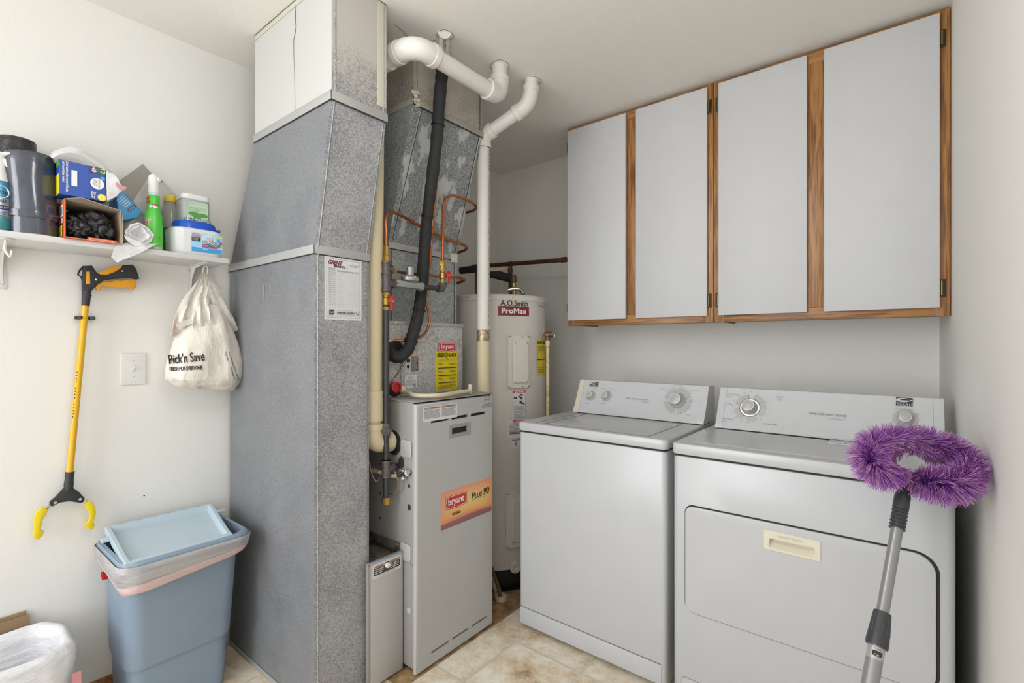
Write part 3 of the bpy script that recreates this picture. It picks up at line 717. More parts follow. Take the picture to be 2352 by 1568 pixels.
# ------------------------------------------------------------------ plastic vent pipes
def fitting(mb, a, b_, c, r, m, R=0.045, ext=0.028):
    """socket elbow at corner b_ between pipe directions a->b_ and b_->c"""
    a, b_, c = Vector(a), Vector(b_), Vector(c); u = (a - b_).normalized(); w = (c - b_).normalized()
    p = [b_ + u * (R + ext), b_ + u * R]
    q = [b_ + w * R, b_ + w * (R + ext)]
    arc = [(b_ + u * R) * (1 - k / 9) ** 2 + b_ * 2 * (k / 9) * (1 - k / 9) + (b_ + w * R) * (k / 9) ** 2 for k in range(1, 9)]
    mb.tube(p + arc + q, r * 1.17, m, 28)
    for e, d in ((p[0], u), (q[1], w)):
        mb.tube([e - d * .024, e - d * .023, e - d * .001, e], [r * 1.17, r * 1.26, r * 1.26, r * 1.19], m, 28)
def trim(b, p, q, a, c, r, m): p, q = Vector(p), Vector(q); d = (q - p).normalized(); b.tube([p + d * a, q - d * c], r, m, 28)
PR = 0.0335
t = thing('exhaust_vent_pipe', 'white plastic vent pipe crossing in front of the ducts and turning up through the ceiling', 'pipe', (-1.5, 1.3, .9))
ex = [(-1.592, FY0 - .002, .885), (-1.592, 1.136, .885), (-1.592, 1.136, 2.352), None, None, None]
pc = at(1148, 152, z=ZC)
ex = [Vector(p) for p in ex[:3]] + [Vector((pc.x - .006, 1.160, 2.352)), Vector((pc.x - .004, pc.y, 2.352)), Vector((pc.x, pc.y, ZC + .02))]
ex[1] = Vector((-1.592, 1.136, .885)); ex[2] = Vector((-1.592, 1.150, 2.352))
b = MB(); trim(b, ex[0], ex[1], 0, .055, PR, M_PVCC); trim(b, ex[1], ex[1] * .14 + ex[2] * .86, .055, 0, PR, M_PVCC)
fitting(b, ex[0], ex[1], ex[2], PR, M_PVCC, .05, .03); b.tube([Vector((-1.592, 1.1365, .975)), Vector((-1.592, 1.1365, 1.09))], PR * 1.18, M_PVCC, 28)
b.build('lower_pipe', t)
b = MB(); trim(b, ex[1] * .14 + ex[2] * .86, ex[2], 0, .06, PR, M_PVC); trim(b, ex[2], ex[3], .06, .075, PR, M_PVC); trim(b, ex[3], ex[4], .075, .06, PR, M_PVC); trim(b, ex[4], ex[5], .06, 0, PR, M_PVC)
b.build('upper_pipe', t)
for i in (2, 3, 4):
    b = MB(); fitting(b, ex[i - 1], ex[i], ex[i + 1], PR, M_PVC, .07 if i == 3 else .052, .03); b.build('elbow', t)
# print along the pipes
def pipe_text(parent, txt, p0, p1, h, facing, r, m, name='pipe_print'):
    p0, p1, fc = Vector(p0), Vector(p1), Vector(facing); d = (p1 - p0).normalized(); fc = (fc - d * fc.dot(d)).normalized()
    up = fc.cross(d); M = frame(p0 + fc * (r + .0004), d, up); b = MB(); f = Flat(b, M)
    class Q(Flat):
        def mp(s, x, y, z):
            a = y / r; return s.M @ Vector((x, r * sin(a), r * cos(a) - r + z))
    f = Q(b, M); L = (p1 - p0).length; f.text(txt, 0, -h / 2, L, h, m); return b.build(name, parent)
pipe_text(t, 'CORE DWV IPS SCH 40 SERIES  NSF  ASTM F 891-00', ex[3].lerp(ex[4], .22), ex[3].lerp(ex[4], .84), .0075, (.75, -.1, .45), PR + .0003, M_PRINT)
b = MB(); M = frame((-1.592 + .0365, 1.1365 - .012, 1.0), (0, 1, 0), (0, 0, 1)); f = Flat(b, M); f.rect(0, 0, .024, .05, M_PAPER)
for k in range(12): f.rect(.004, .008 + k * .003, .008, .0016 if k % 3 else .0008, M_BLACK)
f.scrawl(.014, .044, .008, 9, .004, .0015, M_PRINT, 2); b.build('barcode_sticker', t)

PR = 0.0302
t = thing('intake_vent_pipe', 'upright white plastic pipe beside the water heater with a foil band', 'pipe', (-1.562, 1.738, 0))
c2 = at(1222, 183, z=ZC); ip = [Vector((-1.562, 1.738, 0.0)), Vector((-1.562, 1.738, 2.262)), Vector((c2.x - .012, c2.y - .004, 2.372)), Vector((c2.x, c2.y, ZC + .02))]
b = MB(); trim(b, ip[0], ip[1], 0, .032, PR, M_PVC); trim(b, ip[1], ip[2], .032, .055, PR, M_PVC); trim(b, ip[2], ip[3], .05, 0, PR, M_PVC); b.build('pipe_run', t)
b = MB(); fitting(b, ip[0], ip[1], ip[2], PR, M_PVC, .03, .028); b.build('elbow', t)
b = MB(); fitting(b, ip[1], ip[2], ip[3], PR, M_PVC, .05, .03); b.build('elbow', t)
b = MB(); b.tube([(-1.562, 1.738, 0), (-1.562, 1.738, 1.295)], PR + .0006, M_PVCC, 28); tag(b.build('lower_pipe', t), 'cream lower length of pipe')
b = MB(); b.tube([(-1.562, 1.738, 1.285), (-1.562, 1.738, 1.338)], PR + .0014, mat('foil_band', (196, 176, 150), .3, .7, fn=f_crinkle(60, .8, .5)), 28)
b.build('foil_band', t)
pipe_text(t, 'CELLULINE   COEXTRUDED CELLULAR CORE PVC DWV IPS SCH 40 SERIES NSF ASTM F 891-00', (-1.562, 1.738, 2.19), (-1.562, 1.738, 1.36), .010, (.86, .1, 0), PR + .0003, M_PRINT)

# ------------------------------------------------------------------ gas piping
GX, GY = -1.554, 1.170
def gz(v): return CAMH + (Y0 - v) * (-_s * GX + _c * GY) / FPX
t = thing('gas_pipe', 'black iron gas pipe standing left of the furnace with red valves', 'pipe', (GX, GY, gz(1160)))
R_ = .0118
b = MB()
for z0, z1 in ((gz(1150), gz(1095)), (gz(1055), gz(985)), (gz(975), gz(700))): b.cyl((GX, GY, z0), (GX, GY, z1), R_, M_IRON)
b.build('pipe_run', t)
def tee(z, dy, br_len=.03, r=.0165, half=.033):
    b = MB(); b.cyl((GX, GY, z - half), (GX, GY, z + half), r, M_IRONF); 
    for s in (-1, 1): b.tube([(GX, GY, z + s * half), (GX, GY, z + s * (half - .009))], r + .0022, M_IRONF, 24)
    b.cyl((GX, GY, z), (GX, GY + dy, z), r - .001, M_IRONF); b.tube([(GX, GY + dy - .009, z), (GX, GY + dy, z)], r + .0018, M_IRONF, 24)
    b.build('tee_fitting', t)
tee(gz(1076), .030)
b = MB(); b.cyl((GX, GY + .03, gz(1076)), (GX, FY0 + .03, gz(1076)), R_, M_IRON); b.build('furnace_nipple', t)
b = MB(); z = gz(985)
b.tube([(GX, GY, z - .022), (GX, GY, z - .012), (GX, GY, z - .011), (GX, GY, z + .004), (GX, GY, z + .005), (GX, GY, z + .022)], [.015, .016, .022, .022, .016, .015], M_IRONF, 8); b.build('union_fitting', t)
b = MB(); z = gz(1152); b.cyl((GX, GY, z - .008), (GX, GY, z + .018), .0155, M_BRASS, n=8); b.build('end_cap', t)
tee(gz(650), .034); tee(gz(617), .026, half=.026)
def valve(x, y, z, red_dy):
    b = MB(); b.tube([(x, y, z - .034), (x, y, z - .016), (x, y, z - .012), (x, y, z + .012), (x, y, z + .016), (x, y, z + .034)], [.0105, .0105, .014, .014, .0105, .0105], M_BRASS, 20)
    for s in (-1, 1): b.cyl((x, y, z + s * .034), (x, y, z + s * .022), .0135, M_BRASS, n=8)
    b.cyl((x, y, z), (x + .022, y + .004, z), .006, M_BRASS); v = b.build('gas_valve', t)
    b = MB(); c = Vector((x + .025, y + .006, z)); pts = [(-.008, .018), (0, .022), (.008, .018), (.011, .005), (.008, -.006), (.006, -.034), (0, -.038), (-.006, -.034), (-.008, -.006), (-.011, .005)]
    b.prism([c + Vector((0, p, q)) for p, q in pts], (.006, .001, 0), M_RED, .0018); b.lathe([(.0045, 0), (.004, .003), (0, .003)], M_CHROME, c + Vector((.006, 0, 0)), (1, 0, 0), 12)
    b.build('valve_handle', v, base=ORG[t])
valve(GX, GY, gz(692), 0)
b = MB(); b.tube([(GX, GY, gz(600)), (GX, GY, gz(588)), (GX, GY, gz(587)), (GX, GY, gz(578)), (GX, GY, gz(566))], [.0135, .0135, .010, .012, .011], M_BRASS, 8); b.build('flare_fitting', t)
b = MB(); b.tube([(GX, GY + .024, gz(619)), (GX, GY + .036, gz(619)), (GX, GY + .046, gz(620))], [.0115, .0115, .008], M_BRASS, 8); b.build('flare_fitting', t)
# regulator and its arm
def gp(u, v): return at(u, v, x=GX)
ry0, ry1 = gp(907, 648).y, gp(968, 656).y; rz = (gp(907, 650).z + gp(968, 658).z) / 2
b = MB(); b.box(GX - .016, GX + .016, ry0, ry1 - .004, rz - .014, rz + .013, M_ALU, .006); b.cyl((GX, ry1 - .018, rz), (GX, ry1 + .002, rz), .0185, M_ALU, n=8); b.cyl((GX, ry0 - .002, rz), (GX, ry0 + .012, rz), .0175, M_ALU, n=8)
cy = (ry0 + ry1) / 2 + .008
b.lathe([(.026, .013), (.034, .017), (.036, .021), (.036, .028), (.032, .033), (.018, .038), (.0155, .04), (.0155, .072), (.013, .074), (0, .0745)], M_ALU, (GX, cy, rz), n=32)
for k in range(6):
    a = k * pi / 3; b.lathe([(.0035, .028), (.0035, .033), (0, .033)], M_CHROME, (GX + .032 * cos(a), cy + .032 * sin(a), rz), n=8)
b.build('pressure_regulator', t)
b = MB(); b.cyl((GX, GY + .03, rz + .001), (GX, ry0, rz), R_ - .001, M_BRASS, n=8); b.build('connector', t)
ve = gp(1017, 660); b = MB(); b.cyl((GX, ry1, rz), (GX, ve.y - .012, rz), R_ - .001, M_IRON); b.build('arm_pipe', t)
b = MB(); V3 = Vector((GX, ve.y, rz)); b.tube(rpath([V3 - Vector((0, .026, 0)), V3, V3 + Vector((0, 0, .026))], .016), .0145, M_IRONF, 20)
b.tube([V3 - Vector((0, .027, 0)), V3 - Vector((0, .017, 0))], .017, M_IRONF, 20); b.tube([V3 + Vector((0, 0, .017)), V3 + Vector((0, 0, .027))], .017, M_IRONF, 20); b.build('elbow', t)
zv = rz + .058; valve(GX, ve.y, zv, 0)
b = MB(); b.tube([(GX, ve.y, zv + .032), (GX, ve.y, zv + .040), (GX, ve.y, zv + .041), (GX, ve.y, zv + .062), (GX, ve.y, zv + .07)], [.0105, .0105, .015, .015, .009], M_BRASS, 6); b.build('flare_nut', t)

# copper gas tubes
CR = .0065
def copper(label, pts, m=M_COPPER, r=CR, n=8):
    b = MB(); b.tube(smooth_path(pts, n), r, m, 12); o = b.build('copper_tube'); tag(o, label, 'copper tube', 'bent copper gas tubes in front of the plenum'); return o
copper('copper tube arching from the gas pipe top and sloping behind the black foam line',
       [(GX, GY, gz(572)), (GX, GY, gz(530)), Vector((GX - .006, GY + .004, gz(500))), at(898, 487, x=-1.575), at(925, 497, x=-1.60), at(965, 518, x=-1.645), at(1030, 551, x=-1.635), at(1060, 560, x=-1.625), at(1072, 568, x=-1.655), at(1066, 575, x=-1.70), at(1050, 580, x=-1.75), at(1035, 582, x=-1.80)])
copper('nearly level copper tube leaving the black tee behind the silver regulator',
       [Vector((GX, GY + .042, gz(620))), at(915, 624, x=-1.585), at(935, 627, x=-1.625), at(985, 632, x=-1.645), at(1045, 637, x=-1.645), at(1063, 640, x=-1.65), at(1066, 644, x=-1.68), at(1052, 649, x=-1.74), at(1035, 652, x=-1.80)])
copper('tall copper loop rising from the right red valve and hooking round the duct corner',
       [(GX, ve.y, zv + .068), (GX, ve.y, zv + .14), at(1018, 520, x=-1.56), at(1018, 478, x=-1.562), at(1023, 458, x=-1.563), at(1038, 449, x=-1.565), at(1062, 455, x=-1.565), at(1084, 465, x=-1.57), at(1093, 474, x=-1.60), at(1092, 480, x=-1.64), at(1080, 486, x=-1.69), at(1060, 490, x=-1.76), at(1050, 492, x=-1.80)])

# ------------------------------------------------------------------ refrigerant lines
t = thing('insulated_refrigerant_line', 'thick black foam covered line running from the ceiling down to the coil case', 'insulated pipe', at(905, 800, x=CXF))
fp = [at(1019, 100, z=ZC + .01), at(1017, 150, x=-1.475), at(1011, 210, x=-1.48), at(1003, 320, x=-1.495), at(990, 430, x=-1.525), at(980, 520, x=-1.575), at(973, 600, x=-1.60), at(969, 660, x=-1.605), at(961, 720, x=-1.60), at(949, 765, x=-1.59), at(938, 800, x=-1.585), at(922, 817, x=-1.59), at(905, 818, x=-1.61), at(893, 806, x=-1.645)]
path = smooth_path(fp, 7); rr = random.Random(5)
b = MB(); b.tube(path[6:], [.0250 + rr.uniform(-.0016, .0016) for _ in path[6:]], M_FOAM, 18); b.build('foam_sleeve', t)
b = MB(); b.tube([at(1021, 72, z=ZC), at(1020, 95, x=-1.478), path[8]], [.026, .022, .021], M_PAINTP, 12)
for du in (-7, 8): b.tube([at(1021 + du, 74, z=ZC), at(1019 + du, 132, x=-1.468)], .0085, M_PAINTP, 10)
b.build('painted_sleeve', t)
for (i0, rad) in ((19, .0272), (33, .0272), (55, .0272), (66, .0272)):
    b = MB(); p = path[i0]; d = (path[i0 + 1] - path[i0 - 1]).normalized(); b.tube([p - d * .0025, p + d * .0025], rad + .0012, M_RUBBER, 18)
    b.box(-.006, .006, -.003, .003, -.003, .003, M_RUBBER, .001, M=Matrix.Translation(p + Vector((.006, -rad - .004, 0)))); b.build('cable_tie', t)
o_ = MB(); cp = [at(1025, 130, x=-1.462), at(1022, 200, x=-1.465), at(1012, 300, x=-1.478), at(1003, 420, x=-1.505), at(993, 520, x=-1.555), at(988, 600, x=-1.588), at(981, 655, x=-1.60), at(978, 690, x=-1.60), at(984, 715, x=-1.60), at(986, 740, x=-1.60), at(977, 764, x=-1.60), at(955, 778, x=-1.60), at(928, 781, x=-1.61), at(906, 782, x=-1.634)]
o_.tube(smooth_path(cp, 7), .0056, M_COPPER, 12); tag(o_.build('copper_refrigerant_line'), 'thin copper line taped along the black foam line, looping into the coil case', 'copper tube')
b = MB(); b.tube(smooth_path([at(968, 505, x=-1.60), at(965, 570, x=-1.606), at(966, 650, x=-1.61), at(955, 700, x=-1.595), at(944, 760, x=-1.58), at(935, 810, x=-1.575), at(915, 852, x=-1.56), at(893, 885, x=-1.55), at(872, 905, y=1.155), at(858, 950, y=1.14), at(849, 985, y=1.13)], 6), .0016, M_WIRE, 6)
b.tube(smooth_path([at(961, 690, x=-1.595), at(946, 745, x=-1.583), at(940, 810, x=-1.57), at(918, 852, x=-1.555), at(896, 880, x=-1.548), at(875, 915, y=1.15), at(862, 950, y=1.14), at(850, 1000, y=1.13)], 6), .0014, M_WIRE, 6)
tag(b.build('thermostat_wire'), 'thin brown wires hanging beside the black foam line and past the furnace', 'wire')
# armoured electrical lead
t = thing('armoured_cable', 'ribbed metal power cable clamped into the furnace side below the gas tee', 'cable', at(940, 1088, y=FY0))
p = [at(852, 1079, y=1.15), at(866, 1082, y=1.165), at(880, 1087, y=1.195), at(902, 1092, y=1.20), at(915, 1092, y=1.205)]
pp = smooth_path(p, 26); b = MB(); b.tube(pp, [.0085 + .0014 * sin(i * 1.55) for i in range(len(pp))], mat('armour_steel', (176, 166, 150), .35, .7), 12); b.build('flexible_armour', t)
b = MB(); q0, q1 = at(914, 1092, y=1.205), at(934, 1086, y=1.212); b.tube([q0, q0.lerp(q1, .3), q0.lerp(q1, .35), q1], [.0095, .0095, .012, .0125], M_CHROME, 16); b.tube([q1, at(941, 1084, y=FY0)], .013, M_CHROME, 10)
for dz in (-.016, .014): b.cyl(q0.lerp(q1, .5) + Vector((.002, -.004, dz)), q0.lerp(q1, .6) + Vector((.004, .002, dz)), .006, M_CHROME, n=10)
b.build('clamp_connector', t)
b = MB(); b.tube(smooth_path([at(848, 1060, y=1.12), at(853, 1085, y=1.13), at(863, 1105, y=1.14), at(872, 1098, y=1.16), at(878, 1088, y=1.19)], 6), .0022, mat('pinkish_wire', (150, 128, 120), .5), 8); tag(b.build('loose_wire'), 'pale wire looping down behind the gas pipe', 'wire')
b = MB(); b.tube(smooth_path([at(905, 1080, y=1.20), at(914, 1100, y=1.20), at(915, 1118, y=1.20), at(908, 1131, y=1.20), at(898, 1134, y=1.20), at(888, 1128, y=1.20)], 6), .0028, mat('clear_hose', (128, 112, 92), .4), 8); tag(b.build('drain_hose'), 'thin clear brownish hose curling right of the gas pipe foot', 'hose')
# condensate drain along the furnace top
t = thing('condensate_drain', 'cream plastic drain tube lying on the furnace top in front of the coil case', 'drain pipe', at(1000, 903, z=FZ))
zz = FZ + .016; P_ = [Vector((-1.618, at(925, 895, x=-1.618).y, 1.083)), at(935, 900, x=-1.600), at(960, 908, z=zz), at(1010, 907, z=zz), at(1050, 901, z=zz), at(1080, 897, z=zz)]
b = MB(); b.tube(smooth_path(P_, 8), .0085, M_PVCC, 16); b.build('tube_run', t)
b = MB(); b.tube([P_[0] + Vector((-.01, 0, 0)), P_[0], P_[0].lerp(P_[1], .55)], [.017, .016, .0125], M_PVCC, 18); b.build('adapter', t)
b = MB(); e = P_[-1]; b.tube([e + Vector((0, -.012, -.001)), e + Vector((0, 0, 0)), e + Vector((0, .001, .0)), e + Vector((0, .001, .0))], .0105, M_PVCC, 16); b.tube([e + Vector((0, 0, -.012)), e + Vector((0, 0, .028))], .0085, M_PVCC, 16); b.build('stand_stub', t)

# ------------------------------------------------------------------ water heater
WX, WY, WR, WZ = -1.824, 2.127, 0.29, 1.528
t = thing('water_heater', 'tall grey cylindrical water heater in the back corner', 'water heater', (WX, WY, 0))
b = MB(); b.lathe([(WR - .01, .10), (WR, .105), (WR, WZ - .031), (WR + .0025, WZ - .030)], M_TANK, (WX, WY, 0), n=96); b.build('tank_jacket', t)
b = MB(); b.lathe([(WR + .003, WZ - .031), (WR + .003, WZ - .008), (WR - .003, WZ), (WR - .02, WZ - .004), (0, WZ - .004)], M_TANK, (WX, WY, 0), n=96)
for a in (-.55, -1.35, -2.1): b.lathe([(.0035, 0), (.0035, .0015), (0, .003)], M_CHROME, (WX + (WR + .003) * cos(a), WY + (WR + .003) * sin(a), WZ - .018), (cos(a), sin(a), 0), 10)
b.build('top_cap', t)
b = MB(); b.lathe([(WR + .012, 0), (WR + .012, .008), (WR - .02, .008), (WR - .02, .03), (WR - .006, .03), (WR - .006, .102), (0, .102)], M_RUBBER, (WX, WY, 0), n=64); b.build('base_ring', t)
def wa(u):   # angle on the tank seen at picture column u
    d = ray(u, Y0); d = Vector((d.x, d.y)).normalized(); o = Vector((-WX, -WY)); bq = d.dot(o); k = bq * bq - (o.dot(o) - WR * WR)
    s_ = -bq - sqrt(max(k, 0)); p = Vector((0, 0)) + d * s_; return atan2(p.y - WY, p.x - WX), p
def wlab(u0, u1, v0, v1, lift=.0006):
    um = (u0 + u1) / 2; a, p = wa(um); a0 = wa(u0)[0]; a1 = wa(u1)[0]; w = abs(a1 - a0) * WR
    dep = -_s * p.x + _c * p.y; zt_ = CAMH + (Y0 - v0) * dep / FPX; zb_ = CAMH + (Y0 - v1) * dep / FPX
    n = Vector((cos(a), sin(a), 0)); M = frame(Vector((WX, WY, zb_)) + n * (WR + lift), Vector((0, 0, 1)).cross(n), (0, 0, 1)); return M, w, zt_ - zb_
def wflat(b, M): return Flat(b, M, WR)
M, w, h = wlab(1152, 1214, 690, 702); b = MB(); f = wflat(b, M); f.text('A.O.Smith', -w / 2, 0, w, h, mat('maroon_dark', (84, 50, 46), .5), bold=.0012); b.build('maker_lettering', t)
M, w, h = wlab(1147, 1217, 703, 725); b = MB(); f = wflat(b, M); f.rect(-w / 2, 0, w, h, mat('heater_red', (136, 38, 42), .4)); mdr = mat('heater_red_dark', (112, 28, 34), .4)
for k in range(3): f.disc(0, h / 2, w * (.46 - .1 * k), mdr, ry=h * (.46 - .1 * k), r0=w * (.44 - .1 * k), n=40)
f.text('ProMax', -w * .39, h * .24, w * .78, h * .52, M_WHITEP, bold=.0014); tag(b.build('model_badge', t), 'dark red badge')
def access(u0, u1, v0, v1):
    M, w, h = wlab(u0, u1, v0, v1); b = MB()
    def slab(x0, y0, w_, h_, r, z0, z1, m, bev):
        o = rrect(w_, h_, r, 6, x0, y0); n = len(o)
        def mp(x, y, z): return M @ Vector(((WR + z) * sin(x / WR), y, (WR + z) * cos(x / WR) - WR))
        cxm, cym = x0 + w_ / 2, y0 + h_ / 2
        def sh(k): return [(cxm + (x - cxm) * (1 - k / w_ * 2), cym + (y - cym) * (1 - k / h_ * 2)) for x, y in o]
        rings = [[mp(x, y, z0) for x, y in o], [mp(x, y, z1 - bev * .6) for x, y in o], [mp(x, y, z1) for x, y in sh(bev)]]
        b.loft(rings, m); xs = [x for x, _ in sh(bev)]; 
        # curved lid, strip by strip
        K = 8; lo, hi = min(xs), max(xs); q = sh(bev); hh = max(y for _, y in q); ll = min(y for _, y in q); rad = r
        rows = []
        for i in range(K + 1):
            x = lo + (hi - lo) * i / K; d = min(x - lo, hi - x); c = rad - sqrt(max(rad * rad - max(rad - d, 0) ** 2, 0)) if d < rad else 0
            rows.append((mp(x, ll + c, z1), mp(x, hh - c, z1)))
        for i in range(K): b.add([rows[i][0], rows[i + 1][0], rows[i + 1][1], rows[i][1]], [(0, 1, 2, 3)], m)
    slab(-w / 2, 0, w, h, .014, 0, .010, M_TANKP, .004); slab(-w / 2 + w * .2, h * .1, w * .68, h * .78, .01, .010, .019, M_TANKP, .006)
    for yy in (.03, .965): b.lathe([(.0045, 0), (.0045, .002), (0, .0035)], M_CHROME, M @ Vector((w * .12, h * yy, .010)), M.col[2].to_3d(), 12)
    b.build('access_panel', t)
access(1167, 1216, 769, 892); access(1163, 1214, 1127, 1256)
M, w, h = wlab(1176.5, 1208.5, 894.5, 963); b = MB(); f = wflat(b, M); f.rect(-w / 2, 0, w, h, M_PAPER); f.ring(-w * .45, h * .02, w * .9, h * .95, .0012, M_BLACK); f.rect(-w * .45, h * .89, w * .9, h * .08, mr)
f.text('DANGER', -w * .15, h * .905, w * .5, h * .05, M_WHITEP, bold=.0004); f.poly([(-w * .33, h * .905), (-w * .2, h * .905), (-w * .265, h * .955)], M_WHITEP); f.rect(-w * .45, h * .485, w * .9, .0012, M_BLACK)
for x, y in ((-.33, .73), (-.22, .73), (-.02, .77), (.1, .82), (.2, .82)): f.disc(w * x, h * y, w * .055, M_BLACK)
f.rect(w * .02, h * .70, w * .2, h * .05, M_BLACK); f.rect(w * .14, h * .60, w * .06, h * .12, mr); f.poly([(-w * .02, h * .54), (w * .2, h * .52), (w * .42, h * .5), (w * .1, h * .62), (w * .0, h * .6)], mat('dark_red_print', (92, 36, 40), .6))
f.poly([(-w * .44, h * .58), (w * .0, h * .64), (w * .0, h * .645), (-w * .44, h * .585)], M_BLACK)
for k in range(5): f.scrawl(-w * .38, h * (.44 - .085 * k), w * .76, 3, h * .022, h * .009, M_PRINT, 60 + k)
tag(b.build('danger_label', t), 'white label with a red heading and a hand under a tap')
M, w, h = wlab(1168, 1215, 964, 1004, .0003); b = MB(); f = wflat(b, M); f.rect(-w / 2, 0, w, h, M_PAPER); f.rect(-w * .27, h * .87, w * .5, h * .12, mr); f.text('DANGER', -w * .15, h * .89, w * .34, h * .08, M_WHITEP)
f.scrawl(-w * .42, h * .8, w * .84, 9, h * .075, h * .032, M_PRINT, 71); f.scrawl(-w * .42, h * .3, w * .84, 2, h * .075, h * .032, mg, 72); tag(b.build('danger_label', t), 'white label with small print')
M, w, h = wlab(1174, 1206, 1004, 1027, .0003); b = MB(); f = wflat(b, M); f.rect(-w / 2, 0, w, h, M_PAPER); f.scrawl(-w * .44, h * .85, w * .7, 2, h * .12, h * .06, M_BLACK, 73); f.scrawl(-w * .2, h * .6, w * .12, 5, h * .11, h * .06, M_BLACK, 74, ragged=False); b.build('serial_label', t)
M, w, h = wlab(1237, 1252, 780, 860); w = max(w, .09); b = MB(); f = wflat(b, M); f.rect(-w / 2, 0, w, h, my); f.text('ENERGYGUIDE', -w * .45, h * .88, w * .9, h * .07, M_BLACK, bold=.0007); f.scrawl(-w * .4, h * .8, w * .8, 4, h * .035, h * .012, ml, 75)
f.rect(-w * .45, h * .42, w * .9, h * .03, M_BLACK); f.ring(-w * .46, h * .2, w * .92, h * .45, .001, ml); f.scrawl(-w * .4, h * .14, w * .8, 3, h * .035, h * .012, ml, 76); tag(b.build('energy_label', t), 'yellow energy label')
M, w, h = wlab(1239, 1250, 692, 703); w = max(w, .05); b = MB(); f = wflat(b, M); f.rect(-w / 2, 0, w, h, M_BLACK); f.rect(-w * .45, h * .1, w * .9, h * .8, M_WHITEP); f.text('INSULATED', -w * .35, h * .35, w * .7, h * .3, M_BLACK); b.build('maker_sticker', t)
a, p = wa(1184); b = MB(); dep = -_s * p.x + _c * p.y; zc = CAMH + (Y0 - 1302) * dep / FPX; n_ = Vector((cos(a), sin(a), 0)); b.lathe([(.032, 0), (.03, .006), (.016, .008), (.014, -.004), (0, -.006)], M_TANKP, Vector((p.x, p.y, zc)), n_, 28); b.build('drain_collar', t)
# pipes above it
t = thing('copper_water_pipe', 'dark copper water pipe running from above the water heater to the wall cabinet', 'pipe', (WX, WY, WZ))
yw = 2.378; c0 = at(1172, 606, y=yw); zz = c0.z
b = MB(); e1 = at(1303, 597, y=yw); zl = c0.z
b.tube([at(1085, 612, y=yw + .0), c0], .013, M_COPPERD, 16); b.tube([c0, e1 + Vector((.05, 0, 0.0))], .013, M_COPPERD, 16); b.build('level_pipe', t)
b = MB(); b.tube([Vector((c0.x, yw, WZ)), Vector((c0.x, yw, zl))], .0115, M_COPPERD, 16)
for z in (zl, zl - .04, zl - .075): b.tube([Vector((c0.x, yw, z - .014)), Vector((c0.x, yw, z + .012))], .0155, M_COPPERD, 16)
b.tube([Vector((c0.x - .018, yw, zl)), Vector((c0.x + .018, yw, zl))], .0155, M_COPPERD, 16); b.tube([Vector((c0.x, yw, WZ - .004)), Vector((c0.x, yw, WZ + .022))], [.022, .02], M_CHROME, 12); b.build('drop_pipe', t)
b = MB(); e = at(1290, 597, y=yw); b.tube([e, e + Vector((.03, 0, 0))], .0165, M_COPPERD, 16); b.build('coupling', t)
t2 = thing('foam_covered_water_pipe', 'stubby black foam covered pipe end sticking out over the water heater', 'insulated pipe', (WX - .1, WY, WZ))
b = MB(); b.tube([at(1058, 621, y=2.10), at(1100, 617, y=2.13), at(1106, 616, y=2.135)], .0215, M_FOAM, 16); b.build('foam_sleeve', t2)
b = MB(); b.tube([at(1105, 622, y=2.19), at(1177, 640, y=2.28)], .026, M_FOAM, 16); b.build('foam_sleeve', t2)
b = MB(); b.tube([at(1093, 625, y=2.12), Vector((at(1093, 625, y=2.12).x, 2.12, WZ))], .006, M_COPPERD, 10); b.tube([at(1125, 620, y=2.2), at(1160, 618, y=2.25)], .010, M_PVCC, 12); b.build('thin_pipe', t2)
b = MB(); b.tube([at(1179, 633, y=2.24), at(1180, 648, y=2.24)], .018, mat('valve_body', (90, 84, 60), .5, .4), 12); b.tube([at(1180, 650, y=2.24), at(1181, 668, y=2.24), Vector((at(1181, 668, y=2.24).x, 2.24, WZ))], .011, M_BRASS, 12); b.build('inlet_valve', t2)
b = MB(); b.tube(rpath([at(1166, 666, y=2.12), at(1180, 662, y=2.14), at(1196, 664, y=2.16), at(1202, 676, y=2.16)], .02), .010, M_CHROME, 12); b.build('flex_connector', t2)
b = MB(); p = at(1213, 668, y=2.2); b.lathe([(.018, -.012), (.02, 0), (.012, .008), (0, .01)], M_IRONF, (p.x, 2.2, WZ + .008), (.3, -.2, 1), 16); b.build('anode_plug', t2)
# relief valve with its drain tube
t = thing('relief_valve', 'brass relief valve on the right side of the water heater with a cream drain tube', 'valve', at(1258, 955, y=2.0))
a, p = wa(1249); n_ = Vector((cos(a), sin(a), 0)); dep = -_s * p.x + _c * p.y; zc = CAMH + (Y0 - 768) * dep / FPX; q = Vector((p.x, p.y, zc))
b = MB(); b.lathe([(.03, 0), (.029, .004), (.013, .006)], M_TANKP, q, n_, 28); b.build('pipe_collar', t)
vc = at_depth(1258, 769, dep * .985)
b = MB(); b.tube([q, vc], .0105, M_BRASS, 14); b.tube([vc - n_ * .014, vc + n_ * .014], .0175, mat('dull_brass', (122, 100, 76), .42, .6), 16); b.tube([vc + Vector((0, 0, -.03)), vc], .0135, mat('dull_brass', ()), 14); rdir = Vector((_c, _s, 0))
b.tube([vc, vc + rdir * .028 + Vector((0, 0, .004))], [.013, .015], mat('dull_brass', ()), 14); b.build('valve_body', t)
b = MB(); b.tube([vc + rdir * .026 + Vector((0, 0, .012)), vc + rdir * .038 + Vector((0, 0, .002)), vc + rdir * .036 + Vector((0, 0, -.014))], .003, M_CHROME, 8); b.build('test_lever', t)
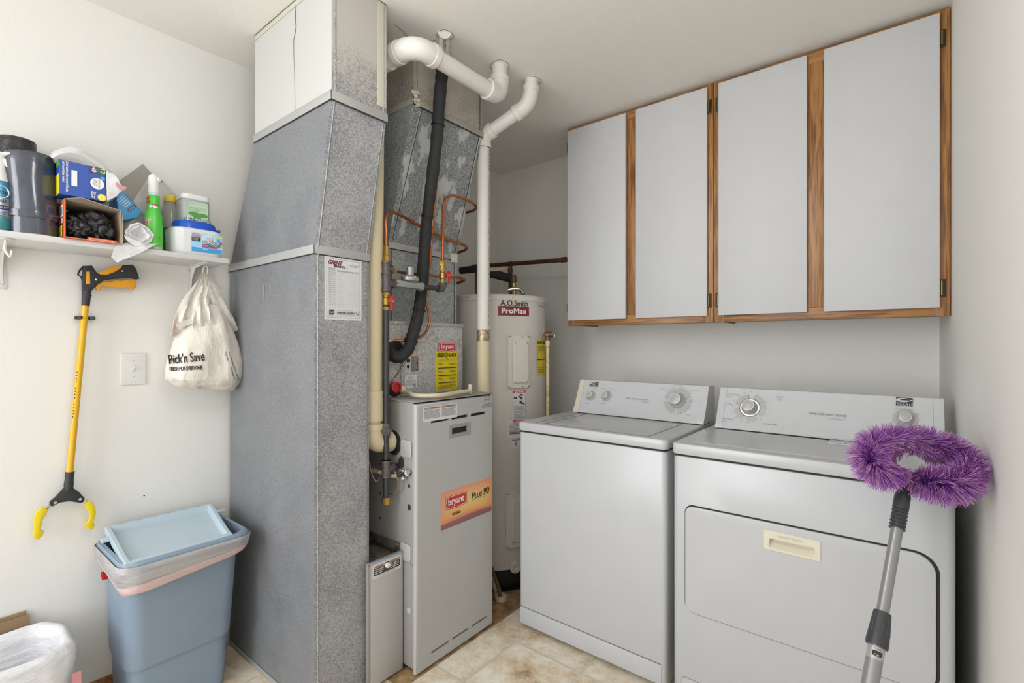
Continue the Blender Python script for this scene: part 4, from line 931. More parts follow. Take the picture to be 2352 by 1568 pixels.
b = MB(); b.tube([vc + Vector((0, 0, -.03)), vc + Vector((0, 0, -.06))], .0125, M_PVCC, 16); b.tube([vc + Vector((0, 0, -.05)), Vector((vc.x, vc.y, .12))], .0095, mat('aged_cream_tube', (210, 196, 160), .4, fn=f_speck((188, 158, 96), .54, 50)), 16); b.build('drain_tube', t)
# floor drain stub behind the furnace
t = thing('floor_drain_pipe', 'brown and cream drain tubes ending in a pipe stub on the floor behind the furnace', 'drain pipe', at(1150, 1378, z=0))
p = at(1150, 1376, z=0); b = MB(); b.lathe([(.03, 0), (.03, .022), (.024, .024), (.022, .012), (0, .012)], M_PVCC, p, n=24); b.build('floor_stub', t)
b = MB(); b.tube(smooth_path([Vector((p.x, p.y, .012)), at(1146, 1350, y=p.y + .01), at(1136, 1322, y=p.y + .02), at(1120, 1280, y=p.y + .02)], 6), .009, mat('brown_tube', (112, 86, 52), .5), 12); b.tube(smooth_path([Vector((p.x - .01, p.y + .01, .012)), at(1140, 1360, y=p.y + .03), at(1134, 1330, y=p.y + .04), at(1120, 1300, y=p.y + .04)], 6), .014, M_PVCC, 12); b.build('hose', t)

# ------------------------------------------------------------------ washing machine and dryer
def xbox(x0, x1, y0, y1, z0, z1, r, m, b, n=6, bev=0.004, top=True):
    """cabinet with rounded upright corners"""
    o = rrect(x1 - x0, y1 - y0, r, n, x0, y0); cx, cy = (x0 + x1) / 2, (y0 + y1) / 2; kx, ky = 1 - 2 * bev / (x1 - x0), 1 - 2 * bev / (y1 - y0)
    def ring(z, s=0): 
        f = s / bev if bev else 0; return [Vector((cx + (x - cx) * (1 - (1 - kx) * f), cy + (y - cy) * (1 - (1 - ky) * f), z)) for x, y in o]
    R = [ring(z0, bev), ring(z0 + bev * .3, bev * .3), ring(z0 + bev, 0), ring(z1 - bev, 0), ring(z1 - bev * .3, bev * .3), ring(z1, bev)]
    b.loft(R, m, True, True, True)
def knob(b, c, n, r, h, ring=True, skirt=1.35):
    b.lathe([(r * skirt, 0), (r * skirt, h * .12), (r * 1.08, h * .3), (r, h * .55), (r * .95, h * .9)], M_KNOB, c, n, 40)
    b.lathe([(r * .95, h * .9), (r * .93, h * .98), (r * .86, h)], M_KNOBR, c, n, 40); b.lathe([(r * .86, h), (r * .5, h * 1.06), (0, h * 1.08)], M_KNOB, c, n, 40)
def console(t, x0, x1, yb, zb, yt, zt, ybk, cap_m):
    """sloping control box; returns the frame of its face and its slope length"""
    n = Vector((0, -(zt - zb), (yt - yb))).normalized()
    if n.y > 0: n = -n
    up = Vector((0, yt - yb, zt - zb)); L = up.length; u = up.normalized()
    def prof(a, c, m, off=0.0, nm='console', lip=True):
        b = MB(); p = [(yb - .006 - off, zb), (yb - .006 - off, zb + .006)]
        k = .19; q = Vector((0, yb, zb)) + u * L * k
        p += [(q.y - .006 - off, q.z - .003), (q.y - .001 - off, q.z + .002)]
        p += [(yt - off - .0, zt - .008), (yt + .004, zt - .001), (yt + .012, zt + .001), (ybk, zt - .004), (ybk, zb)]
        b.prism([(a, y, z) for y, z in p], (c - a, 0, 0), m); return b
    b = prof(x0 + .028, x1 - .028, M_ENAMP); b.box(x0 + .028, x1 - .028, yb - .0055, ybk, zb - .004, zb, M_GAP)
    body = b.build('control_console', t, sharp=30)
    b = prof(x0, x0 + .0275, cap_m, .001); b.build('console_end_cap', t); b = prof(x1 - .0275, x1, M_ENAMP, .001); b.build('console_end_cap', t)
    return frame(Vector((x0, yb - .0012, zb)), (1, 0, 0), u), L, body
def face_uv(M, u, v):
    p = at_plane(u, v, M.translation, M.col[2].to_3d()); q = M.inverted() @ p; return q.x, q.y
def arcs(f, x, y, r0, r1, segs, m):
    for a0, a1 in segs: f.disc(x, y, r1, m, a0=radians(a0), a1=radians(a1), r0=r0, n=14)
def logo(f, x, y, w, h):
    f.rect(x, y + h * .42, w, h * .58, M_BLACK); f.disc(x + w * .42, y + h * .7, w * .44, M_ENAMP, ry=h * .25, n=32); f.rect(x + w * .5, y + h * .66, w * .5, h * .1, M_ENAMP); f.disc(x + w * .56, y + h * .74, w * .32, M_BLACK, ry=h * .1, n=32); f.rect(x + w * .3, y + h * .6, w * .66, h * .07, M_ENAMP)
    f.text('ESTATE', x, y, w, h * .34, M_BLACK, bold=w * .008)

# washer
wx0, wx1, wy0 = -1.352, -0.664, 1.734
t = thing('washing_machine', 'white top loading washing machine between the water heater and the dryer', 'washing machine', (-1.008, 2.07, 0))
b = MB(); xbox(wx0 + .004, wx1 - .004, wy0 + .004, 2.42, 0.018, 0.876, .02, M_ENAM, b); b.build('cabinet', t)
for x in (wx0 + .05, wx1 - .05):
    for y in (wy0 + .045, 2.37): b = MB(); b.cyl((x, y, 0), (x, y, .02), .018, M_RUBBER, n=14); b.build('foot', t)
b = MB(); b.box(wx0 + .01, wx1 - .01, wy0 + .008, 2.41, .8745, .884, M_GAP); b.build('panel_gap', t)
b = MB(); xbox(wx0, wx1, wy0 - .001, 2.425, .8825, .9215, .022, M_ENAM, b, bev=.007); b.build('top_panel', t)
# embossed toe panel
b = MB(); z0 = .098
b.box(wx0 + .014, wx1 - .022, wy0 + .0015, wy0 + .006, .022, z0 - .003, M_ENAM, .0015); b.box(wx0 + .012, wx1 - .024, wy0 + .0025, wy0 + .006, z0 - .003, z0, M_GAPL); b.build('toe_panel', t)
la, lb, lc, ld = (-1.214, 1.766), (-.752, 1.766), (-.752, 2.108), (-1.214, 2.108)
b = MB(); M = frame((la[0], la[1], .9216), (1, 0, 0), (0, 1, 0)); lw, lh = lb[0] - la[0], lc[1] - lb[1]
o1 = rrect(lw + .016, lh + .016, .014, 5, -.008, -.008); o2 = rrect(lw, lh, .01, 5); o3 = rrect(lw - .02, lh - .02, .008, 5, .01, .01)
b.loft([[M @ Vector((x, y, 0.0002)) for x, y in o1], [M @ Vector((x, y, .0004)) for x, y in o2], [M @ Vector((x, y, .0044)) for x, y in o3]], M_ENAM, True, False, True)
b.build('lid', t, sharp=20)
b = MB(); b.tube([M @ Vector((x, y, .0006)) for x, y in o1] + [M @ Vector((o1[0][0], o1[0][1], .0006))], .0011, M_GAPL, 5)
b.tube([M @ Vector((-.05, -.012 , .0006)), M @ Vector((-.05, lh + .03, .0006)), M @ Vector((lw + .04, lh + .03, .0006))], .0009, M_GAPL, 5); b.build('lid_seam', t)
M, L, cons = console(t, -1.309, -.660, 2.146, .926, 2.212, 1.086, 2.30, M_CAPB)
b = MB(); f = Flat(b, M); ns = M.col[2].to_3d()
def piece(nm):
    global b, f
    b.build(nm, cons, base=ORG[t]); b = MB(); k = f.k; f = Flat(b, M); f.k = k
x, y = face_uv(M, 1357, 908); x2, y2 = face_uv(M, 1393, 909); x3, y3 = face_uv(M, 1556, 920)
f.disc(x, y, .026, M_DISC, n=36); piece('dial_ring'); f.disc(x2, y2, .027, M_DISC, n=36); piece('dial_ring'); arcs(f, x3, y3, .034, .060, ((20, 98), (108, 172), (186, 262), (275, 345), (350, 372)), M_DISC)
f.disc(x3, y3, .036, M_GAPL, r0=.033, n=40); piece('dial_ring')
lx, ly = face_uv(M, 1354, 887); lx2, ly2 = face_uv(M, 1373, 878); logo(f, lx, ly, lx2 - lx + .004, .024); piece('maker_emblem')
tx, ty = face_uv(M, 1437, 914); tx2, _ = face_uv(M, 1489, 917); f.text('heavy duty super capacity', tx, ty - .006, tx2 - tx, .011, M_FAINT, shear=.25); f.scrawl(tx + (tx2 - tx) * .8, ty - .014, .03, 1, .01, .002, M_FAINT, 2)
for (a, c, s_) in ((x - .028, y + .012, 'LOAD'), (x + .012, y + .036, 'SIZE'), (x - .022, y - .044, 'load size'), (x2 - .03, y2 + .034, 'COLD'), (x2 + .012, y2 + .034, 'HOT'), (x2 - .028, y2 - .044, 'temperature')): f.text(s_, a, c, None, .0045, M_FAINT)
for (a, c, s_) in ((x3 - .085, y3 + .05, 'normal'), (x3 + .05, y3 + .05, 'permanent press'), (x3 - .105, y3 - .055, 'pre wash'), (x3 + .045, y3 - .062, 'delicate'), (x3 - .03, y3 + .071, 'pull start  push stop')): f.text(s_, a, c, None, .0048, M_FAINT)
for k in range(22):
    a = 2 * pi * k / 22; f.rect(x3 + .066 * cos(a) - .003, y3 + .066 * sin(a), .006, .0016, M_FAINT)
b.build('lettering', cons, base=ORG[t])
for (a, c, r, h) in ((x, y, .0165, .022), (x2, y2, .0165, .022), (x3, y3, .026, .036)):
    b = MB(); knob(b, M @ Vector((a, c, .0005)), ns, r, h); b.build('knob', cons, base=ORG[t])

# dryer
dx0, dx1, dy0 = -.642, .115, 1.720
t = thing('clothes_dryer', 'white front loading clothes dryer beside the right wall with a cream door handle', 'dryer', (-.26, 2.06, 0))
b = MB(); xbox(dx0 + .003, dx1 - .003, dy0 + .003, 2.40, .02, .874, .02, M_ENAM, b); drum_box = b.build('cabinet', t)
hx0, hz1 = (at(1755, 1214, y=dy0).x, at(1755, 1214, y=dy0).z); hx1, hz0 = (at(1886, 1289, y=dy0).x, at(1886, 1289, y=dy0).z)
carve(drum_box, (hx0 + .004, hx1 - .004, dy0 - .02, dy0 + .03, hz0 + .004, hz1 - .004))
for x in (dx0 + .05, dx1 - .05):
    for y in (dy0 + .045, 2.35): b = MB(); b.cyl((x, y, 0), (x, y, .022), .018, M_RUBBER, n=14); b.build('foot', t)
b = MB(); b.box(dx0 + .01, dx1 - .01, dy0 + .008, 2.39, .872, .882, M_GAP); b.build('panel_gap', t)
b = MB(); xbox(dx0, dx1, dy0 - .001, 2.405, .880, .9195, .018, M_ENAM, b, bev=.006); b.build('top_panel', t)
DX0, DX1, DZ0, DZ1 = -.593, .073, .336, .704
Md = frame((DX0, dy0 + .003, DZ0), (1, 0, 0), (0, 0, 1)); dw, dh = DX1 - DX0, DZ1 - DZ0
b = MB(); g = rrect(dw + .011, dh + .008, [.034, .052, .055, .03], 8, -.003, -.003); hole0 = rrect(hx1 - hx0 - .012, hz1 - hz0 - .012, .004, 8, hx0 - DX0 + .006, hz0 - DZ0 + .006)
b.loft([[Md @ Vector((x, y, z)) for x, y in o_] for o_, z in ((g, -.001), (g, .0006), (hole0, .0006))], M_GAP, True); b.build('door_gap', t)
hx0, hz1 = (at(1755, 1214, y=dy0).x, at(1755, 1214, y=dy0).z); hx1, hz0 = (at(1886, 1289, y=dy0).x, at(1886, 1289, y=dy0).z)
b = MB(); g0 = rrect(dw, dh, [.03, .048, .05, .026], 8); hole = rrect(hx1 - hx0 - .012, hz1 - hz0 - .012, .004, 8, hx0 - DX0 + .006, hz0 - DZ0 + .006)
def shr(o, k): return [(dw / 2 + (x - dw / 2) * (1 - 2 * k / dw), dh / 2 + (y - dh / 2) * (1 - 2 * k / dh)) for x, y in o]
b.loft([[Md @ Vector((x, y, z)) for x, y in o] for o, z in ((g0, .0), (g0, .0045), (shr(g0, .0012), .0062), (shr(g0, .004), .0068), (hole, .0068), (hole, -.018))], M_ENAM, True, False, True)
door = b.build('door', t, sharp=30)
# pull recess: a cream bezel with a real pocket
b = MB(); hw, hh = hx1 - hx0, hz1 - hz0; Mh = frame((hx0, dy0 + .003, hz0), (1, 0, 0), (0, 0, 1))
r0 = rrect(hw, hh, .005, 4); px0, px1, pz0, pz1 = hw * .1, hw * .9, hh * .13, hh * .62
r1 = rrect(px1 - px0, pz1 - pz0, .004, 4, px0, pz0); r2 = rrect(px1 - px0 - .02, (pz1 - pz0) * .35, .003, 4, px0 + .006, pz0 + (pz1 - pz0) * .62)
def q3(o, z): return [Mh @ Vector((x, y, z)) for x, y in o]
b.loft([q3(r0, .0062), q3(r0, .0085), q3([(hw / 2 + (x - hw / 2) * .985, hh / 2 + (y - hh / 2) * .96) for x, y in r0], .0095), q3(r1, .0095), q3(r2, -.014)], M_HANDLE, True, False, True)
f = Flat(b, Mh @ Matrix.Translation((0, 0, .0093))); f.text('HEAVY DUTY', hw * .28, hh * .74, hw * .42, hh * .12, mat('cream_relief', (198, 190, 168), .5), bold=.0003)
tag(b.build('door_handle', door, base=ORG[t], sharp=25), 'cream recessed pull')
b = MB(); g = rrect(dx1 - dx0 - .07, .07, .012, 6, dx0 + .035 - DX0, .028 - DZ0); b.loft([[Md @ Vector((x, y, z)) for x, y in o] for o, z in ((g, .0), (shr(g, .0) , .0016), (g, .0018))], M_ENAM, True, False, True)
b.tube([Md @ Vector((x, y, .0006)) for x, y in g] + [Md @ Vector((g[0][0], g[0][1], .0006))], .0012, M_GAPL, 5); b.build('toe_panel', t)
# raised field and lint screen flap on top
Mt = frame((dx0 + .05, 1.765, .9197), (1, 0, 0), (0, 1, 0)); b = MB(); o1 = rrect(dx1 - dx0 - .1, .335, .012, 5)
b.loft([[Mt @ Vector((x, y, 0.0001)) for x, y in o1], [Mt @ Vector((.4 + (x - .4) * .985, .17 + (y - .17) * .965, .0028)) for x, y in o1]], M_ENAM, True, False, True); b.build('raised_field', t, sharp=12)
p0 = at(1902, 1016, z=.922); b = MB(); b.box(p0.x, p0.x + .245, 2.02, 2.095, .9224, .9262, M_ENAM, .0015); b.box(p0.x + .05, p0.x + .0515, 2.035, 2.08, .9262, .9266, M_GAPL); b.build('lint_screen_flap', t)
M, L, cons = console(t, -.605, .112, 2.116, .925, 2.190, 1.086, 2.27, M_ENAMP)
b = MB(); f = Flat(b, M); ns = M.col[2].to_3d(); x, y = face_uv(M, 1722, 936); x2, y2 = face_uv(M, 2079, 962)
arcs(f, x, y, .034, .058, ((-38, 75), (100, 165), (187, 240), (262, 305)), M_DISC); f.disc(x, y, .039, M_GAPL, r0=.036, n=40); f.disc(x, y, .036, M_CHROME, r0=.03, n=40); piece('dial_ring'); f.disc(x2, y2, .034, M_DISC, n=36); piece('dial_ring')
lx, ly = face_uv(M, 2058, 931); lx2, _ = face_uv(M, 2096, 931); logo(f, lx, ly, lx2 - lx, .030); piece('maker_emblem')
f.text('end of cycle signal', lx - .002, ly - .016, lx2 - lx + .004, .007, M_FAINT, shear=.2); f.text('Off', lx + .006, ly - .030, None, .006, M_FAINT); f.text('On', lx + .052, ly - .030, None, .006, M_FAINT)
tx, ty = face_uv(M, 1858, 949); tx2, _ = face_uv(M, 1943, 955); f.text('heavy duty super capacity', tx, ty - .006, tx2 - tx, .0125, M_PRINT, shear=.25); f.text('3 CYCLE 3 TEMPERATURE', tx + (tx2 - tx) * .5, ty - .017, (tx2 - tx) * .5, .004, M_FAINT)
for (a, c, s_, hh_) in ((x - .092, y + .05, 'auto sensor', .005), (x - .092, y + .038, 'drying', .007), (x - .10, y - .058, 'auto sensor', .005), (x - .10, y - .07, 'drying', .007), (x + .09, y + .05, 'timed', .007), (x + .098, y + .038, 'dry', .007), (x + .055, y - .065, 'no heat fluff', .007), (x - .096, y + .008, 'wrinkle free', .004)): f.text(s_, a, c, None, hh_, M_FAINT, shear=.2)
for k in range(16):
    a = 2 * pi * k / 16; f.rect(x + .066 * cos(a) - .003, y + .066 * sin(a), .006, .0018, M_FAINT)
b.build('lettering', cons, base=ORG[t])
b = MB(); knob(b, M @ Vector((x, y, .0005)), ns, .0245, .036, skirt=1.25); b.build('knob', cons, base=ORG[t]); b = MB(); knob(b, M @ Vector((x2, y2, .0005)), ns, .0185, .026); b.build('knob', cons, base=ORG[t])

# ------------------------------------------------------------------ wall cabinets
CF, CZ0, CZ1 = 2.340, 1.371, 2.474
def wall_cabinet(x0, x1, doors, label, cx1=None, hinges=()):
    t = thing('wall_cabinet', label, 'cabinet', ((x0 + x1) / 2, (CF + YB) / 2, CZ0), 'wall cabinets over the laundry machines')
    b = MB(); X1 = cx1 or x1; b.box(x0 + .001, X1 - .001, CF + .018, YB - .002, CZ0 + .022, CZ1, M_OAKV); b.box(x0 + .001, X1, CF + .018, YB - .002, CZ0 + .012, CZ0 + .022, M_UNDER); b.box(x0, x0 + .006, CF + .018, YB - .002, CZ0 + .004, CZ1, M_OAKV); b.build('carcass', t)
    b = MB(); st = .045
    b.box(x0, x0 + st, CF, CF + .019, CZ0, CZ1, M_OAKV, .0012); b.box(x1 - st, x1, CF, CF + .019, CZ0, CZ1, M_OAKV, .0012); xm = (doors[0][1] + doors[1][0]) / 2
    b.box(x0 + st, x1 - st, CF + .0005, CF + .018, CZ0 + .0005, CZ0 + .05, M_OAKH, .0012); b.box(x0 + st, x1 - st, CF + .0005, CF + .018, CZ1 - .05, CZ1 - .0005, M_OAKH, .0012); b.box(xm - .045, xm + .045, CF + .001, CF + .0175, CZ0 + .05, CZ1 - .05, M_OAKV, .0012)
    b.build('face_frame', t)
    for i, (a, c) in enumerate(doors):
        b = MB(); b.box(a, c, CF - .0195, CF - .0015, CZ0 + .030, CZ1 - .018, M_DOORW, .0012); d = b.build('door', t)
        hx = hinges[i]
        for z in (CZ0 + .10, CZ1 - .105):
            b = MB(); s = 1 if hx > (a + c) / 2 else -1
            b.box(max(x0 + .001, min(hx, hx + s * .018)), max(hx, hx + s * .018), CF - .0035, CF - .0004, z - .032, z + .032, mat('bronze_hinge', (72, 62, 48), .4, .7), .001)
            b.cyl((hx + s * .006, CF - .008, z - .026), (hx + s * .006, CF - .008, z + .026), .0048, mat('antique_brass', (128, 112, 78), .35, .8), n=12); b.build('hinge', d, base=ORG[t])
wall_cabinet(-1.465, -.678, ((-1.455, -1.107), (-1.050, -.702)), 'left oak framed wall cabinet with two plain white doors, above the washing machine', hinges=(-1.455, -.702))
wall_cabinet(-.676, .138, ((-.650, -.303), (-.243, .108)), 'right oak framed wall cabinet with two plain white doors, above the dryer', cx1=.122, hinges=(-.650, .108))

# ------------------------------------------------------------------ light switch
p, q = at(277, 811, x=XL + .006), at(335.5, 887, x=XL + .006); p1 = at(277, 885, x=XL + .006)
t = thing('light_switch', 'white toggle light switch on the wall between the yellow reacher and the hanging bag', 'light switch', (XL, (p.y + q.y) / 2, p1.z))
M = frame((XL, p.y, p1.z), (0, 1, 0), (0, 0, 1)); w, h = q.y - p.y, p.z - p1.z; b = MB()
o = rrect(w, h, .004, 4); b.loft([[M @ Vector((w / 2 + (x - w / 2) * s, h / 2 + (y - h / 2) * s2, z)) for x, y in o] for s, s2, z in ((1, 1, 0), (1, 1, .003), (.96, .975, .0058), (.9, .94, .0065))], mat('switch_white', (222, 222, 220), .3), True, False, True); b.build('wall_plate', t, sharp=25)
b = MB(); b.box(w * .42, w * .58, h * .4, h * .6, .0063, .0075, M_PAPER, .0005, 1, M=M); b.build('toggle_slot', t)
b = MB(); b.tube([M @ Vector((w * .5, h * .5, .004)), M @ Vector((w * .5, h * .55, .022))], [.0036, .0026], mat('switch_white', ()), 10); b.build('toggle', t)
for k in (.26, .76): b = MB(); b.lathe([(.003, 0), (.0026, .0012), (0, .0014)], M_PAPER, M @ Vector((w * .5, h * k, .0062)), (1, 0, 0), 12); b.box(w * .5 - .0022, w * .5 + .0022, h * k - .0004, h * k + .0004, .0074, .0079, M_GAPL, M=M); b.build('screw', t)

# ------------------------------------------------------------------ wall shelf
SZ = 1.602; SX = -2.045; SY = .799
t = thing('wall_shelf', 'narrow white wall shelf crowded with bags and cleaning supplies', 'shelf', (-2.15, .3, 1.583))
b = MB(); b.box(XL + .001, SX, -.62, SY, 1.583, SZ, mat('white_melamine', (216, 216, 216), .4), .001); b.build('board', t)
mw = mat('white_steel', (212, 212, 208), .45)
for yb_ in (at(437, 650, x=XL).y, at(4, 600, x=XL).y):
    b = MB(); b.box(XL + .0005, XL + .003, yb_ - .011, yb_ + .011, 1.447, 1.583, mw, .001); b.box(XL + .0005, SX - .02, yb_ - .011, yb_ + .011, 1.5805, 1.583, mw, .001)
    b.prism([(XL + .002, yb_, 1.46), (XL + .016, yb_, 1.53), (XL + .05, yb_, 1.572), (XL + .14, yb_, 1.581), (XL + .002, yb_, 1.582)], (0, .002, 0), mw)
    for z in (1.465, 1.567): b.lathe([(.005, 0), (.004, .002), (0, .0025)], M_CHROME, (XL + .003, yb_, z), (1, 0, 0), 12)
    b.build('bracket', t)
b = MB(); c = at(14, 547, z=1.583); b.lathe([(.016, 0), (.016, -.003), (.012, -.005), (0, -.005)], mw, (c.x, c.y, 1.583), n=24)
b.tube(smooth_path([(c.x, c.y, 1.58), (c.x, c.y - .002, 1.55), (c.x, c.y + .008, 1.530), (c.x, c.y + .012, 1.548)], 6), .0035, mw, 8); b.build('screw_hook', t)

# ------------------------------------------------------------------ things on the shelf
def cyl_flat(b, c, R, z, ang):
    """drawing frame rolled on an upright round body: centre c, radius R, base height z, facing angle ang"""
    n = Vector((cos(ang), sin(ang), 0)); return Flat(b, frame(Vector((c[0], c[1], z)) + n * R, Vector((0, 0, 1)).cross(n), (0, 0, 1)), R)
def toward(c): return atan2(-c[1], -c[0])
m_navy = mat('navy_ink', (34, 52, 110), .5); m_dkblue = mat('printed_blue', (36, 78, 168), .45); m_ltblue = mat('printed_light_blue', (74, 156, 214), .45)
m_yel = mat('printed_yellow', (222, 206, 40), .45); m_or = mat('printed_orange', (222, 96, 38), .5); m_grn = mat('printed_green', (84, 150, 74), .5); m_card = mat('card_inside', (166, 150, 130), .85); m_greycard = mat('grey_board', (150, 146, 138), .85)
m_wplas = mat('white_bag_film', (216, 216, 218), .35, fn=f_crinkle(28, .5, .93)); m_bplas = mat('black_bag_film', (34, 34, 37), .3, fn=f_crinkle(22, .9, .6, dist=.01))
# air freshener can
c = (-2.105, .183); an = toward(c); t = thing('spray_can', 'blue and silver aerosol can with white trigger top at the left end of the shelf', 'spray can', (c[0], c[1], SZ))
m_can = mat('can_teal', (66, 140, 166), .3, .3); m_cans = mat('can_silver', (172, 172, 176), .3, .5)
b = MB(); b.lathe([(.027, 0), (.029, .003), (.029, .045)], mat('can_green_teal', (72, 146, 150), .3, .3), (*c, SZ), n=36); b.lathe([(.029, .045), (.029, .10)], m_cans, (*c, SZ), n=36); b.lathe([(.029, .10), (.029, .142), (.0275, .15), (.024, .154)], m_can, (*c, SZ), n=36); b.build('can', t)
b = MB(); b.lathe([(.027, .148), (.0265, .156), (.020, .185), (.0165, .21), (.018, .225), (.022, .232), (.020, .238), (0, .239)], M_WHITEP, (*c, SZ), n=32); d = Vector((cos(an + .9), sin(an + .9), 0))
b.tube([Vector((*c, SZ + .232)), Vector((*c, SZ + .236)) + d * .036], [.014, .009], M_WHITEP, 12, flat=.5); b.tube(smooth_path([Vector((*c, SZ + .22)) + d * .018, Vector((*c, SZ + .205)) + d * .022, Vector((*c, SZ + .188)) + d * .034], 5), .005, M_WHITEP, 8); b.build('trigger_cap', t)
b = MB(); f = cyl_flat(b, c, .0292, SZ, an); f.disc(.0, .118, .026, M_WHITEP, ry=.019); f.text('febreze', -.024, .112, .042, .013, m_navy, shear=.2); f.text('AIR', .002, .086, .016, .010, m_navy); f.rect(-.02, .066, .042, .012, m_navy); f.text('HEAVY DUTY', -.018, .069, .038, .006, M_WHITEP); f.scrawl(-.01, .056, .026, 3, .005, .0018, m_navy, 4); b.build('printed_label', t)
# dark wrapped roll at the back
c = (-2.20, .232); t = thing('wrapped_roll', 'dark wrapped roll with a white and yellow band, behind the spray can', 'roll', (c[0], c[1], SZ))
b = MB(); R0 = .046; b.lathe([(R0, 0), (R0, .27), (R0 * .98, .314), (R0 * .93, .317), (0, .317)], m_bplas, (*c, SZ), n=32); b.build('roll_body', t)
b = MB(); b.lathe([(R0 + .001, .195), (R0 + .001, .245)], M_WHITEP, (*c, SZ), n=32); b.lathe([(R0 + .0012, .15), (R0 + .0012, .196)], m_yel, (*c, SZ), n=32); b.lathe([(R0 + .0012, .10), (R0 + .0012, .152)], m_or, (*c, SZ), n=32); f = cyl_flat(b, c, R0 + .0015, SZ, toward(c) + .3); f.text('STAY', -.01, .208, .04, .018, M_BLACK, bold=.0005); b.build('paper_band', t)
# roll of dark bags in film
c = (-2.115, .258); t = thing('bag_roll', 'big upright roll of dark grey rubbish bags in glossy clear film', 'roll of bags', (c[0], c[1], SZ))
b = MB(); rr = random.Random(4); rings = []
for k in range(17):
    z = .248 * k / 16; lean = Vector((0, -.008 * k / 16, 0)); ring = []
    for j in range(48):
        a = 2 * pi * j / 48; q = .0605 * (1 + .018 * sin(3 * a + k * .3) + .01 * noise.noise(Vector((cos(a) * 3, sin(a) * 3, z * 18)))); q *= .93 if k == 16 else 1
        ring.append(Vector((c[0], c[1], SZ + z)) + lean + Vector((q * cos(a), q * sin(a), .006 * sin(a + 1) if k > 14 else 0)))
    rings.append(ring)
m_roll = mat('dark_bag_roll_film', (66, 70, 84), .22, fn=f_crinkle(16, .35, .72, (1, 1, .35), .006)); m_roll.node_tree.nodes['Principled BSDF'].inputs['Coat Weight'].default_value = .6
b.loft(rings, m_roll, True, True, True); b.build('roll_body', t, sharp=60)
b = MB(); b.loft([[Vector((c[0], c[1] - .008 * z / .262, SZ + z)) + Vector((q * cos(2 * pi * j / 48), q * sin(2 * pi * j / 48), .0014 * sin(j * 1.7))) for j in range(48)] for z, q in ((.052, .0632), (.056, .0642), (.062, .0630), (.068, .0640), (.073, .0632))], m_roll); b.build('film_fold', t)
b = MB(); b.lathe([(.05, -.0), (.052, .003), (.03, .004)], mat('label_paper_peach', (214, 190, 160), .6), (c[0] + .012, c[1] + .004, SZ - .0002), n=24); b.build('paper_disc', t)
# orange box of black bags, lying with its open side forward
ox0, ox1, oy0, oy1, oz1 = -2.19, -2.032, .318, .459, SZ + .122
t = thing('bag_box_orange', 'orange box lying open with crumpled black rubbish bags inside', 'box', ((ox0 + ox1) / 2, (oy0 + oy1) / 2, SZ))
b = MB(); th = .0022
b.box(ox0, ox1, oy0, oy1, SZ, SZ + th, m_or, .0005, 1); b.box(ox0, ox1, oy0, oy0 + th, SZ + th, oz1 - .004, m_or, .0005, 1); b.box(ox0, ox1, oy1 - th, oy1, SZ + th, oz1 - .012, m_card, .0005, 1); b.box(ox0, ox0 + th, oy0 + th, oy1 - th, SZ + th, oz1 - .012, m_card, .0005, 1)
b.prism([(ox0, oy0, oz1 - .004), (ox1, oy0, oz1 - .004), (ox1 + .006, oy0 + .04, oz1 + .008), (ox1 + .002, oy1, oz1 - .012), (ox0, oy1, oz1 - .012)], (0, 0, .0022), m_card); b.box(ox0 + .004, ox1 - .001, oy0 + .0021, oy0 + .0035, SZ + .004, oz1 - .006, m_card); b.box(ox0 + .004, ox1 - .001, oy0 + .003, oy1 - .003, SZ + .0022, SZ + .0035, m_card)
b.prism([(ox1, oy1, SZ), (ox1 + .002, oy1 + .004, SZ + .006), (ox1 + .0, oy1 + .003, SZ + .1), (ox1 - .03, oy1, oz1 - .014), (ox1 - .03, oy1, SZ)], (0, .0015, 0), m_card)
b.build('carton', t)
b = MB(); Mo = frame((ox0, oy0, SZ), (1, 0, 0), (0, 0, 1)); f = Flat(b, Mo); W_ = ox1 - ox0; H_ = oz1 - SZ
f.rect(W_ * .62, H_ * .56, W_ * .28, H_ * .3, M_WHITEP)
for k in range(13): f.rect(W_ * (.65 + .017 * k), H_ * .6, W_ * (.006 if k % 2 else .010), H_ * .22, M_BLACK)
f.text('30', W_ * .84, H_ * .38, W_ * .1, H_ * .11, M_WHITEP, bold=.0005); f.disc(W_ * .66, H_ * .42, W_ * .06, m_ltblue, n=4); f.rect(W_ * .5, H_ * .04, W_ * .42, H_ * .28, m_yel)
for k in range(6): f.scrawl(W_ * .53, H_ * (.28 - .04 * k), W_ * .36, 1, 1, H_ * .012, M_BLACK, k)
b.build('printed_label', t); b = MB(); f2 = Flat(b, frame((ox1, oy0, SZ), (0, 1, 0), (0, 0, 1))); f2.rect(.055, .0004, .075, .0095, m_or, z=.0004); f2.text('Extra Strength Ties', .06, .0046, .062, .0035, M_WHITEP); f2.text('Fermeture Extra', .06, .0006, .062, .003, M_WHITEP)
b.build('printed_label', t)
t = thing('crumpled_bags', 'crumpled black plastic bags filling the orange box', 'bags', ((ox0 + ox1) / 2, (oy0 + oy1) / 2, SZ + .003))
def crumple(b, c, r, m, seed, nu=40, nv=26, amp=.35, fold=9):
    o = Vector((seed * 3.1, seed * 1.7, seed)); rings = []
    for i in range(nv + 1):
        ph = pi * i / nv; ring = []
        for j in range(nu):
            a = 2 * pi * j / nu; d = Vector((sin(ph) * cos(a), sin(ph) * sin(a), cos(ph)))
            k = 1 + amp * (abs(noise.noise(d * 1.6 + o)) * 2 - .5) + amp * .5 * (1 - abs(noise.noise(d * fold * .5 + o)) * 4) * .5
            ring.append(Vector(c) + Vector((d.x * r[0], d.y * r[1], d.z * r[2])) * k)
        rings.append(ring)
    b.loft(rings, m)
